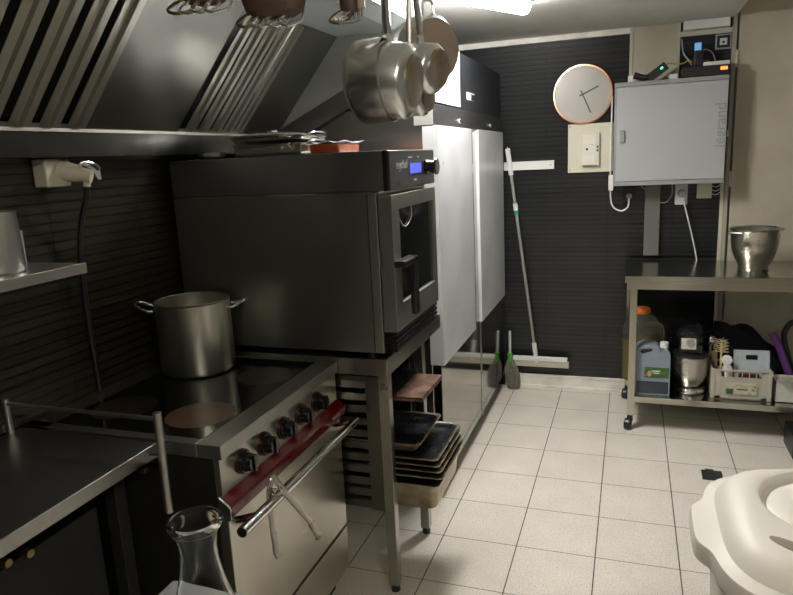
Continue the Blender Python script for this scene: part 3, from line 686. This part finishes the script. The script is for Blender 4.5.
obj('hanging_hook', B().tube([(-.795, YB-.001, 1.70), (-.795, yq-.0, 1.70), (-.795, yq-.02, 1.715)], .004), CHROME, t)
# mop in the corner
t = thing('string_mop', 'grey string mop with green clip standing in the corner by the fridge', 'mop', (-.77, YB-.07, 0))
obj('clip', B().tube([(-.795, YB-.07, .19), (-.793, YB-.07, .215), (-.796, YB-.07, .265)], .018), GREEN, t)
obj('pole', B().tube([(-.796, YB-.06, .25), (-.80, YB-.035, .42)], .009, smooth=False), mat('mop_pole', (.5, .5, .5), .4), t)
mh = B()
for i in range(70):
    a = random.uniform(0, 2*PI); r0 = random.uniform(.0, .022); r1 = random.uniform(.01, .052)
    dx, dy = math.cos(a), math.sin(a)*.8
    mh.tube([(-.793+dx*r0, YB-.07+dy*r0*.8, .215), (-.785+dx*r1*1.0, YB-.07+dy*r1, .14), (-.775+dx*r1*.9+random.uniform(-.008, .008), YB-.07+dy*r1*.9, .06), (-.77+dx*r1*.8, YB-.072+dy*r1*.9, .006)], .0055, seg=6, sub=3)
obj('yarn_head', mh, STRING, t)

# clock
t = thing('wall_clock', 'round copper-rimmed wall clock without numerals', 'clock', (-.311, YB-.02, 1.835))
Mc = aim((-.311, YB-.001, 2.02), (0, -1, 0)); Rc = .188
obj('rim', B().lathe([(Rc-.008, 0), (Rc, 0), (Rc, .032), (Rc-.004, .036), (Rc-.011, .036), (Rc-.013, .022), (Rc-.013, 0)], Mc, 80, closed=True), COPPER, t)
obj('dial_face', B().lathe([(0, .022), (Rc-.012, .022), (Rc-.012, .002), (0, .002)], Mc, 80), FACE, t)
def hand(name, px, pz, w_, tail):
    d = Vector((px, 0, pz)); Ln = d.length; d.normalize(); y_ = YB-.027
    c_ = Vector((-.311, y_, 2.02)); o_ = Vector((-d.z, 0, d.x))
    M = axes(c_, d, o_)
    obj(name, B().box((-tail, -w_/2, -.0008), (Ln, w_/2, .0008), M), CLKH, t)
hand('hour_hand', .098, .045, .0095, .022); hand('minute_hand', .052, -.118, .0085, .028)
obj('centre_cap', B().cyl((-.311, YB-.024, 2.02), (-.311, YB-.030, 2.02), .006), CLKH, t)

t = thing('breaker_panel', 'cream square board with a breaker switch under the clock', 'switch board', (-.26, YB-.02, 1.52))
obj('backing_board', B().box((-.402, YB-.02, 1.522), (-.118, YB-.001, 1.835)), IVORY, t, bevel=.003)
sw = obj('switch_body', B().box((-.312, YB-.055, 1.565), (-.20, YB-.02, 1.775)), mat('ivory_light', (.66, .64, .54), .4), t, bevel=.006)
for z in (1.57, 1.70): obj('cover_step', B().box((-.308, YB-.062, z), (-.222, YB-.055, z+.07)), mat('ivory_light2', (.68, .66, .56), .4), sw, bevel=.002)
obj('button', B().box((-.285, YB-.06, 1.665), (-.272, YB-.055, 1.678)), BLK, sw)
for z in (1.655, 1.678): obj('button', B().box((-.218, YB-.059, z), (-.208, YB-.055, z+.014)), BLK, sw)
for x, z in ((-.388, 1.538), (-.132, 1.538), (-.388, 1.82), (-.132, 1.82)): obj('screw', B().cyl((x, YB-.022, z), (x, YB-.019, z), .005), BOXE, t)

t = thing('network_cabinet', 'light grey metal network cabinet with latch on the wall', 'cabinet', (.21, 4.55, 1.455))
LX0, LX1, LY = -.10, .523, 4.45
obj('cabinet_body', B().box((LX0-.01, LY+.02, 1.438), (LX1, YB-.001, 2.055)), BOXE, t, bevel=.004)
dr = obj('door', B().box((LX0+.005, LY, 1.465), (LX1-.002, LY+.02, 2.03)), BOXG, t, bevel=.003)
obj('bottom_rail', B().box((LX0-.01, LY+.002, 1.436), (LX1, LY+.022, 1.463)), BOXE, t, bevel=.003)
obj('top_rail', B().box((LX0-.01, LY+.002, 2.032), (LX1, LY+.022, 2.058)), BOXE, t, bevel=.003)
obj('latch', B().box((LX0+.025, LY-.016, 1.70), (LX0+.055, LY, 1.775)), TXTG, dr, bevel=.005)
text('brand_lettering', 'legrand', .088, axes((LX1-.036, LY-.0008, 1.775), (0, 0, 1), (-1, 0, 0)), TXTG, dr)

# electronics on the cabinet
t = thing('network_router', 'flat black box with glowing red digits on top of the cabinet', 'router', (.40, 4.52, 2.058))
obj('case', B().box((.268, 4.46, 2.062), (.525, 4.62, 2.118)), BLK, t, bevel=.003)
for i in range(3): obj('red_digit', B().box((.475+i*.013, 4.4585, 2.088), (.484+i*.013, 4.4605, 2.106)), LEDR, t)
tag(obj('white_adapter', B().box((.385, 4.49, 2.120), (.525, 4.60, 2.142)), WHT, bevel=.004), 'flat white adapter lying on the black box with red digits', 'adapter')
t = thing('wireless_modem', 'upright black device with a small blue screen on the cabinet box', 'modem', (.36, 4.55, 2.119))
obj('case', B().box((.335, 4.52, 2.120), (.385, 4.58, 2.215)).box((.33, 4.51, 2.120), (.375, 4.6, 2.13)), BLK, t, bevel=.006)
obj('screen', B().box((.337, 4.525, 2.215), (.372, 4.56, 2.258)), LEDB, t, bevel=.003)
t = thing('phone_charger', 'small tilted black handset with green light and white edge', 'handset', (.13, 4.52, 2.058))
Mh = axes((.13, 4.50, 2.105), (.80, 0, .58), (-.58, .0, .80))
obj('case', B().box((-.065, -.026, -.012), (.065, .026, .012), Mh), BLK, t, bevel=.005)
obj('white_edge', B().box((-.068, -.03, -.016), (.066, -.024, .010), Mh), BOXG, t, bevel=.002)
obj('light', B().box((.026, -.002, .012), (.042, .008, .0135), Mh), LEDG, t)
tag(obj('plug_adapter', B().tube([(.0, 4.50, 2.10), (.045, 4.50, 2.082), (.08, 4.50, 2.078)], .020), BLK), 'black cylindrical adapter lying left of the tilted handset', 'adapter')
tag(obj('white_plug', B().box((-.035, 4.50, 2.058), (-.005, 4.55, 2.10)).box((.20, 4.50, 2.058), (.25, 4.55, 2.09)), WHT, bevel=.004), 'pair of small white plugs on the cabinet top at either side of the handset', 'plug')
tag(obj('yellow_cable', B().tube([(.16, 4.50, 2.135), (.20, 4.53, 2.155), (.27, 4.56, 2.15), (.31, 4.55, 2.165), (.34, 4.57, 2.15), (.40, 4.585, 2.16), (.43, 4.59, 2.15)], .0035), YCAB), 'thin yellow network cable between handset and modem', 'cable')
tag(obj('grey_cable', B().tube([(.27, YB-.02, 2.30), (.28, 4.62, 2.22), (.31, 4.60, 2.17), (.33, 4.60, 2.14)], .005), BOXG), 'grey cable curving down the dark recess to the modem', 'cable')
tag(obj('grey_cable', B().tube([(.36, 4.60, 2.20), (.40, 4.60, 2.225), (.44, 4.60, 2.20), (.46, 4.60, 2.146)], .003), BOXG), 'thin grey cable arching right of the blue-screened modem', 'cable')
t = thing('wall_socket', 'white-framed square socket in the dark recess above the cabinet', 'socket', (.50, YB-.02, 2.22))
obj('frame', B().box((.458, YB-.014, 2.223), (.546, YB-.001, 2.31)), BOXG, t, bevel=.003)
obj('inset', B().box((.467, YB-.016, 2.232), (.537, YB-.012, 2.301)), BLK, t)
obj('socket_face', B().box((.482, YB-.02, 2.247), (.522, YB-.014, 2.286)), WHT, t, bevel=.002)
obj('socket_hole', B().cyl((.502, YB-.022, 2.262), (.502, YB-.018, 2.262), .007), BLK, t)
tag(obj('cable_duct_cover', B().box((.275, YB-.06, 2.347), (.53, YB-.001, 2.398)), WHT, bevel=.003), 'white duct cover just under the ceiling above the cabinet', 'duct cover')

# below the cabinet
t = thing('wall_socket', 'black socket under the left end of the network cabinet', 'socket', (-.016, YB-.03, 1.34))
obj('socket_box', B().box((-.055, YB-.045, 1.325), (.03, YB-.001, 1.428)), BLK, t, bevel=.004)
obj('socket_plug', B().cyl((-.012, YB-.06, 1.36), (-.012, YB-.04, 1.36), .018), BOXE, t)
t = thing('wall_socket', 'white socket with plug and white cord under the network cabinet', 'socket', (.30, YB-.03, 1.30))
obj('socket_box', B().box((.265, YB-.035, 1.298), (.338, YB-.001, 1.425)), WHT, t, bevel=.004)
obj('socket_plug', B().cyl((.305, YB-.065, 1.37), (.305, YB-.03, 1.37), .024, .026), BOXG, t, bevel=.003)
tag(obj('junction_box', B().box((.392, YB-.04, 1.335), (.477, YB-.001, 1.434)), IVORY, bevel=.003), 'small cream junction box under the right end of the cabinet', 'junction box')
tag(obj('electric_cable', B().tube([(.31, YB-.055, 1.36), (.318, YB-.06, 1.31), (.355, YB-.05, 1.17), (.385, YB-.045, 1.05), (.405, YB-.05, .955), (.405, YB-.05, .945)], .0045), WHT), 'white cord running from the white plug down to the table', 'cable')
tag(obj('electric_cable', B().tube([(-.128, YB-.03, 2.03), (-.13, YB-.03, 1.7), (-.13, YB-.03, 1.44), (-.118, YB-.04, 1.31), (-.066, YB-.05, 1.268), (-.02, YB-.06, 1.29), (-.012, YB-.058, 1.345)], .005), WHT), 'white cord looping beside the cabinet into the black socket', 'cable')
tag(obj('thin_cord', B().tube([(.05, YB-.03, 1.436), (.10, YB-.03, 1.385), (.16, YB-.03, 1.325), (.21, YB-.03, 1.315), (.245, YB-.03, 1.36), (.245, YB-.03, 1.436)], .003), BOXG), 'thin grey cord sagging under the middle of the cabinet', 'cable')
for z in (1.362, 1.385, 1.41):
    tag(obj('thin_cord', B().tube([(.477, YB-.02, z), (.505, YB-.025, z-.006), (.528, YB-.02, z+.01)], .0025), WHT), {1.362: 'lowest', 1.385: 'middle', 1.41: 'topmost'}[z]+' of three short white wires right of the cream junction box', 'cable', 'wires beside the junction box')
tag(obj('cable_clip', B().box((-.142, YB-.045, 1.40), (-.112, YB-.001, 1.50)), WHT, bevel=.003), 'small white clip box at the lower left corner of the network cabinet', 'clip')
tag(obj('cable_trunking', B().box((.085, YB-.04, .97), (.178, YB-.001, 1.437)), mat('trunking_grey', (.17, .165, .145), .45, .4), bevel=.003), 'grey upright cable trunking between network cabinet and table', 'trunking')

# ------------------------------------------------------------------ steel table
tb = thing('steel_table', 'wheeled stainless steel table with undershelf at the right', 'table', (.95, 4.3, 0))
TY0, TY1, TX0, TX1 = 4.0, 4.60, -.022, 2.1
obj('table_top', B().box((TX0, TY0, .905), (TX1, TY1, .945)), STT, tb, bevel=.003)
obj('apron', B().box((TX0+.004, TY0+.004, .868), (TX1-.004, TY0+.012, .908)).box((TX0+.004, TY0+.004, .868), (TX0+.012, TY1-.004, .908)), STT, tb)
obj('undershelf', B().box((TX0+.03, TY0+.012, .175), (TX1-.03, TY1-.03, .212)), STT, tb, bevel=.002)
for x, y in ((TX0+.050, TY0+.032), (TX0+.030, TY1-.035), (TX1-.04, TY0+.032), (TX1-.04, TY1-.035)):
    if True:
        lg = obj('leg', B().box((x-.021, y-.021, .09), (x+.021, y+.021, .905)), STT, tb, bevel=.003)
        cs = obj('castor', B().cyl((x-.032, y-.010, .034), (x+.002, y-.018, .034), .034, .034, 24), BLK, lg, bevel=.004)
        obj('fork', B().box((x-.02, y-.02, .05), (x+.014, y+.018, .095)), BLK, lg, bevel=.004)

t = thing('mixing_bowl', 'steel mixer bowl with rim lugs standing on the table top', 'bowl', (.675, 4.26, .945))
Mb = Matrix.Translation((.678, 4.27, .9455))
obj('bowl_body', B().lathe([(0, .002), (.074, .002), (.078, 0), (.080, .004), (.080, .022), (.082, .03), (.098, .06), (.115, .105), (.124, .16), (.127, .225), (.134, .235), (.137, .240), (.132, .242), (.124, .236), (.120, .16), (.110, .105), (.09, .055), (.072, .032), (0, .03)], Mb, 64), STB, t)
obj('lug', B().tube([(.55, 4.25, 1.166), (.533, 4.235, 1.166), (.543, 4.205, 1.166), (.60, 4.168, 1.166)], .006), ST, t)
obj('lug', B().tube([(.80, 4.29, 1.18), (.822, 4.27, 1.178)], .007, smooth=False), ST, t)
obj('bayonet_slot', B().box((.715, 4.192, .948), (.745, 4.2, .957)), BLK, t)

# under shelf objects ------------------------------------------------
ZS = .2125
t = thing('oil_bottle', 'big clear oil bottle with orange cap behind the blue canister', 'bottle', (.09, 4.38, ZS))
Mo = Matrix.Translation((.085, 4.36, ZS))
obj('bottle_body', B().lathe([(0, 0), (.105, 0), (.115, .01), (.117, .30), (.112, .36), (.085, .405), (.05, .425), (.045, .44), (0, .44)], Mo, 40), CLEARP, t)
obj('oil', B().lathe([(0, .004), (.103, .004), (.112, .014), (.113, .27), (0, .27)], Mo, 40), OIL, t)
obj('cap', B().lathe([(0, .468), (.045, .468), (.05, .46), (.05, .44), (.045, .43), (0, .43)], Mo, 32), ORANGE, t)
obj('carry_handle', B().tube([(.10, 4.25, .60), (.16, 4.24, .61), (.20, 4.25, .58), (.205, 4.26, .48), (.20, 4.26, .40)], .011), CLEARP, t)

t = thing('plastic_canister', 'pale blue five-litre canister with white cap and green label', 'canister', (.147, 4.12, ZS))
cx0, cx1, cy0, cy1 = .050, .243, 4.055, 4.19
outl = [(cx0, .006), (cx0, .27), (cx0+.012, .292), (cx0+.04, .306), (cx0+.105, .306), (cx0+.125, .295), (cx0+.14, .265), (cx0+.145, .268), (cx0+.15, .285), (cx1-.02, .285), (cx1-.003, .262), (cx1, .24), (cx1, .006), (cx1-.008, 0), (cx0+.008, 0)]
zl = .095
bd = [(x, ZS+z) for x, z in outl]
b = B().prism(bd, 'y', cy0, cy1)
body = obj('body', b, CANB, t, bevel=.012, seg=3)
obj('liquid_level', B().box((cx0-.001, cy0-.001, ZS+.002), (cx1+.001, cy1+.001, ZS+zl)), CAND, t, bevel=.012, seg=3)
obj('grip_opening', B().prism([(cx0+.022, ZS+.268), (cx0+.035, ZS+.285), (cx0+.088, ZS+.29), (cx0+.092, ZS+.275), (cx0+.035, ZS+.255)], 'y', cy0-.002, cy0+.01), BLK, t, bevel=.002)
obj('cap', B().cyl((cx1-.035, 4.12, ZS+.283), (cx1-.035, 4.12, ZS+.315), .026, .024), WHT, t, bevel=.003)
lb = obj('label_sheet', B().box((cx0+.05, cy0-.0025, ZS+.11), (cx1-.008, cy0-.0005, ZS+.175)), LABG, t)
obj('label_picture', B().lathe([(0, 0), (.012, 0), (.012, .001), (0, .001)], aim((cx0+.078, cy0-.0025, ZS+.135), (0, -1, 0)) @ Matrix.Diagonal((1, 1.6, 1, 1)), 20), SKIN, lb)
obj('label_lettering', B().box((cx0+.09, cy0-.0033, ZS+.15), (cx1-.055, cy0-.0025, ZS+.156)).box((cx0+.1, cy0-.0033, ZS+.138), (cx1-.06, cy0-.0025, ZS+.143)), TXTW, lb)

t = thing('stand_mixer', 'black and silver stand mixer with steel bowl under the table', 'mixer', (.36, 4.24, ZS))
obj('base', B().lathe([(0, 0), (.085, 0), (.09, .008), (.088, .03), (.06, .04), (0, .04)], Matrix.Translation((.36, 4.19, ZS)) @ Matrix.Diagonal((1.0, 1.1, 1, 1)), 40).box((.30, 4.25, ZS), (.42, 4.42, ZS+.04)), CHROME, t, bevel=.004)
obj('bowl', B().lathe([(.05, 0), (.066, .006), (.082, .03), (.094, .07), (.1, .12), (.103, .185), (.106, .188), (.101, .19), (.097, .12), (.09, .07), (.078, .03), (0, .01)], Matrix.Translation((.36, 4.185, ZS+.04)), 48), STB, t)
obj('column', B().box((.315, 4.33, ZS+.03), (.405, 4.43, ZS+.33)), BLK, t, bevel=.02, seg=3)
hd_ = B().lathe([(0, 0), (.045, .004), (.068, .03), (.078, .08), (.08, .20), (.075, .27), (.05, .30), (0, .31)], aim((.355, 4.12, ZS+.335), (0, 1, .03)) @ Matrix.Diagonal((1, .95, 1, 1)), 36)
hd_.box((.29, 4.14, ZS+.235), (.42, 4.38, ZS+.30))
obj('motor_head', hd_, BLKG, t, bevel=.004)
obj('front_plate', B().box((.297, 4.108, ZS+.275), (.385, 4.13, ZS+.350)), CHROME, t, bevel=.008)
obj('attachment_knob', B().cyl((.352, 4.085, ZS+.318), (.352, 4.11, ZS+.318), .022, .02), ST, t, bevel=.002)
obj('bowl_cover', B().lathe([(0, .005), (.095, .004), (.1, 0), (.1, .01), (0, .012)], Matrix.Translation((.36, 4.185, ZS+.232)), 40), BLK, t)

t = thing('plastic_crate', 'milky white plastic crate full of utensils under the table', 'crate', (.625, 4.16, ZS))
KX0, KX1, KY0, KY1, KZ = .467, .780, 4.07, 4.28, .178
b = B()
for y in (KY0, KY1-.006):
    b.box((KX0, y, ZS+.006), (KX0+.05, y+.006, ZS+KZ)); b.box((KX1-.05, y, ZS+.006), (KX1, y+.006, ZS+KZ))
    b.box((KX0, y, ZS+.004), (KX1, y+.006, ZS+.02)); b.box((KX0, y, ZS+KZ-.012), (KX1, y+.006, ZS+KZ)); b.box((KX0+.05, y, ZS+.125), (KX1-.05, y+.004, ZS+.136))
    b.box((KX0+.05, y+.002, ZS+.02), (KX1-.05, y+.004, ZS+.125))
    for i in range(1, 6): b.box((KX0+.05+i*.036, y, ZS+.13), (KX0+.055+i*.036, y+.006, ZS+KZ))
for x in (KX0, KX1-.006): b.box((x, KY0, ZS+.004), (x+.006, KY1, ZS+KZ))
b.box((KX0, KY0, ZS+.002), (KX1, KY1, ZS+.008)); b.box((KX0-.004, KY0-.005, ZS+KZ-.006), (KX1+.004, KY0+.004, ZS+KZ+.002))
obj('crate_shell', b, CRATE, t)
for i in range(4): obj('corner_post', B().box(((KX0, KX1-.02)[i % 2]-.002, (KY0, KY1-.02)[i//2]-.003, ZS), ((KX0, KX1-.02)[i % 2]+.022, (KY0, KY1-.02)[i//2]+.023, ZS+KZ)), CRATE, t, bevel=.004)
lb = obj('paper_label', B().box((.545, KY0-.004, ZS+.035), (.705, KY0-.002, ZS+.105)), LABC, t)
obj('label_picture', B().box((.545, KY0-.005, ZS+.037), (.585, KY0-.004, ZS+.068)), LABG, lb)
obj('label_lettering', B().box((.60, KY0-.005, ZS+.062), (.66, KY0-.004, ZS+.070)).box((.69, KY0-.005, ZS+.08), (.70, KY0-.004, ZS+.09)).box((.68, KY0-.005, ZS+.06), (.69, KY0-.004, ZS+.068)), mat('label_ink', (.12, .13, .08), .6), lb)

t = thing('kitchen_scale', 'pale blue kitchen scale with black display leaning in the crate', 'scale', (.69, 4.18, .30))
Ms = axes((.685, 4.165, .395), (1, 0, .02), (0, .25, .97))
obj('platform', B().box((-.095, -.085, -.01), (.095, .09, .01), Ms), SCALEW, t, bevel=.006)
obj('display', B().box((-.03, .035, .010), (.03, .062, .0115), Ms), BLKG, t)
for x in (-.075, -.05, .06): obj('button', B().cyl(Ms @ Vector((x, .048, .009)), Ms @ Vector((x, .048, .0125)), .006), BOXG, t)
t = thing('bottle_brush', 'cream bristled brush standing up in the crate', 'brush', (.52, 4.15, .24))
obj('stem', B().cyl((.525, 4.15, .23), (.52, 4.15, .52), .006), BRIST, t)
bb = B()
for i in range(46):
    a = i*2.399; z = .47+.08*i/46; rr = .035+.01*random.random()
    bb.cyl((.52, 4.15, z), (.52+rr*math.cos(a), 4.15+rr*math.sin(a), z+.004), .0016, seg=5)
obj('bristles', bb, BRIST, t)
t = thing('white_spool', 'round white spool-headed utensil beside the brush in the crate', 'utensil', (.548, 4.12, .24))
obj('stem', B().cyl((.552, 4.12, .23), (.55, 4.12, .42), .012), WHT, t)
obj('disc', B().cyl((.549, 4.11, .435), (.549, 4.128, .435), .030).cyl((.553, 4.11, .385), (.553, 4.128, .385), .026), WHT, t, bevel=.004)
t = thing('wooden_spatula', 'brown wooden spatula leaning at the left end of the crate', 'spatula', (.50, 4.2, .24))
obj('blade', B().box((-.016, -.004, .10), (.016, .004, .24), axes((.502, 4.20, .225), (1, 0, .05), (0, 1, 0))), mat('worn_wood', (.20, .13, .08), .6), t, bevel=.003)
obj('handle', B().cyl((.498, 4.2, .222), (.498, 4.2, .34), .007), mat('worn_wood2', (.18, .11, .07), .6), t)
tag(obj('dark_red_packet', B().box((.615, 4.10, ZS+.01), (.72, 4.13, ZS+.15)), mat('packet_red', (.09, .02, .02), .5), bevel=.004), 'dark red packet inside the crate in front of the scale', 'packet')
tag(obj('glass_ball', B().lathe([(0, 0), (.02, .003), (.03, .02), (.032, .035), (.024, .055), (0, .062)], Matrix.Translation((.478, 4.31, .47)), 24).cyl((.478, 4.31, ZS), (.478, 4.31, .475), .012), CHROME), 'shiny rounded metal end standing right of the mixer', 'utensil')

# dark bundle of cloth
b = B(); bmesh.ops.create_icosphere(b.bm, subdivisions=5, radius=1)
for v in b.bm.verts:
    n_ = noise.fractal(v.co*1.8, 1, 2, 3)*.22
    v.co = v.co*(1+n_)
    x, y, z = v.co
    z = max(z, -.55)
    sk = .16*max(0, z)
    v.co = Vector((.725+x*.20-sk, 4.44+y*.10, ZS+.125+z*.235))
lo = min(v.co.z for v in b.bm.verts)
for v in b.bm.verts: v.co.z += ZS-lo+.0005
tag(obj('cloth_bundle', b, NAVY), 'large dark navy bundle of cloth behind the crate on the undershelf', 'bundle')
t = thing('stick_blender', 'purple handled appliance leaning at the right under the table', 'appliance', (.86, 4.22, ZS))
obj('body', B().tube([(.80, 4.28, .565), (.825, 4.26, .52), (.85, 4.25, .46), (.878, 4.24, .38), (.91, 4.25, .30), (.93, 4.25, .24)], .021), PURPLE, t)
tag(obj('black_hose', B().tube([(1.02, 4.38, ZS+.02), (1.0, 4.34, .45), (.96, 4.32, .60), (.915, 4.31, .63), (.88, 4.31, .59), (.872, 4.31, .52), (.92, 4.32, .35), (.95, 4.33, ZS+.02)], .016), BLK), 'black hose looping behind the purple appliance', 'hose')
t = thing('open_carton', 'small open white carton at the right end of the undershelf', 'box', (.88, 4.15, ZS))
b = B().box((.80, 4.075, ZS), (.95, 4.079, ZS+.125)).box((.80, 4.20, ZS), (.95, 4.204, ZS+.125)).box((.80, 4.075, ZS), (.804, 4.204, ZS+.125)).box((.946, 4.075, ZS), (.95, 4.204, ZS+.125)).box((.80, 4.075, ZS), (.95, 4.204, ZS+.004))
obj('carton_body', b, CARD, t)
obj('flap', B().box((0, 0, 0), (.003, .12, .095), Matrix.Translation((.80, 4.078, ZS+.125)) @ Matrix.Rotation(math.radians(-35), 4, 'Y')), CARD, t)
obj('flap', B().box((0, 0, 0), (.14, .002, .07), Matrix.Translation((.804, 4.075, ZS+.125)) @ Matrix.Rotation(math.radians(50), 4, 'X')), CARD, t)

# ------------------------------------------------------------------ floor things
tag(obj('floor_drain', B().box((.378, 3.44, .0), (.475, 3.53, .014)).box((.40, 3.53, 0), (.44, 3.56, .006)), mat('drain_dark', (.04, .045, .045), .35, .5), bevel=.002), 'small dark rectangular metal piece on the floor behind the white bin', 'floor drain')
tag(obj('black_box', B().box((.845, 3.78, 0), (1.05, 4.02, .13)), BLK, bevel=.008), 'black box on the floor in front of the table at the right edge', 'box')

# ------------------------------------------------------------------ white bin
bn = thing('white_bin', 'large round-cornered white plastic bin with lidded hatch', 'bin', (.49, 1.47, 0))
bc = Vector((.437, 1.440, 0)); rot = 0
def outline(k, nseg=120, ear=0.0, pw=3.6, half=.268):
    pts = []
    for i in range(nseg):
        a = 2*PI*i/nseg
        ca, sa = math.cos(a), math.sin(a)
        r = half/((abs(ca)**pw+abs(sa)**pw)**(1/pw))*k
        d = min(abs(a-PI), a, 2*PI-a)          # carrying ears on two opposite sides
        r += ear/(1+math.exp((d-.32)/.035))
        pts.append((bc.x+r*ca, bc.y+r*sa))
    return pts
def loft2(rings, cap0=False, cap1=False):
    b = B(); vv = [[b.bm.verts.new((x, y, z)) for x, y in R_] for R_, z in rings]
    for A, D in zip(vv, vv[1:]):
        for i in range(len(A)): b.bm.faces.new((A[i], A[(i+1) % len(A)], D[(i+1) % len(A)], D[i]))
    if cap0: b.bm.faces.new(list(reversed(vv[0])))
    if cap1: b.bm.faces.new(vv[-1])
    return b
obj('bin_body', loft2([(outline(.78), 0), (outline(.80), .02), (outline(.93), .80), (outline(.97), .815), (outline(.97), .86)], True), BINW, bn)
ZT = .875
hc = Vector((.430, 1.485))
def circ(r, n=120): return [(hc.x+r*math.cos(2*PI*i/n), hc.y+r*math.sin(2*PI*i/n)) for i in range(n)]
def mixr(A, D, t): return [(a[0]*(1-t)+d[0]*t, a[1]*(1-t)+d[1]*t) for a, d in zip(A, D)]
HR = .150
lid = loft2([(outline(.95), ZT-.046), (outline(.985, ear=.026), ZT-.044), (outline(1.0, ear=.028), ZT-.040), (outline(1.004, ear=.028), ZT-.008), (outline(.995, ear=.027), ZT), (outline(.955, ear=.012), ZT+.003),
             (outline(.91), ZT+.008), (outline(.87), ZT+.026), (outline(.81), ZT+.042), (outline(.74), ZT+.050), (mixr(outline(.74), circ(.17), .55), ZT+.054), (circ(HR+.012), ZT+.056), (circ(HR+.004), ZT+.053), (circ(HR), ZT+.046), (circ(HR-.002), ZT+.030), (circ(HR-.012), ZT+.028)])
ld = obj('lid', lid, BINW, bn)
ho = loft2([(circ(HR-.012), ZT+.024), (circ(HR-.011), ZT+.033), (circ(HR-.020), ZT+.039), (circ(HR-.07), ZT+.042), (circ(.01), ZT+.043)], False, True)
obj('hatch', ho, BINW, ld)
obj('grip_slot', B().lathe([(0, .003), (.03, .0026), (.04, .0006), (.04, -.003), (0, -.003)], Matrix.Translation((.318, 1.292, ZT+.053)) @ Matrix.Rotation(math.radians(-35), 4, 'Z') @ Matrix.Diagonal((1.5, .4, 1, 1)), 28), mat('slot_grey', (.30, .26, .2), .5), ld)

# ------------------------------------------------------------------ carafe on a small side table in front
t = thing('side_table', 'pale steel-topped side table in the foreground under the carafe', 'table', (-.56, .68, 0))
obj('table_top', B().box((-.843, .35, .862), (-.30, .958, .88)), mat('pale_top', (.42, .43, .42), .35, .4), t, bevel=.006)
for x in (-.81, -.33):
    for y in (.38, .925): obj('leg', B().box((x-.015, y-.015, 0), (x+.015, y+.015, .863)), BLK, t)
t = thing('glass_carafe', 'empty clear glass carafe with thick rolled rim in the foreground', 'carafe', (-.63, .80, .88))
Mg = Matrix.Translation((-.624, .772, .8805)) @ Matrix.Diagonal((1.03, 1.03, .985, 1))
outer = [(0, 0), (.046, 0), (.052, .004), (.056, .03), (.055, .07), (.047, .12), (.036, .16), (.029, .20), (.0275, .225), (.031, .248), (.0365, .258), (.040, .262), (.0415, .267), (.040, .272), (.036, .274)]
inner = [(.0345, .271), (.0335, .262), (.0298, .248), (.0266, .225), (.0281, .20), (.0351, .16), (.0461, .12), (.0541, .07), (.0551, .03), (.051, .005), (0, .004)]
obj('carafe_body', B().lathe(outer+inner, Mg, 56), GLASS, t)

for o in bpy.data.objects:
    if '_o' in o: del o['_o']
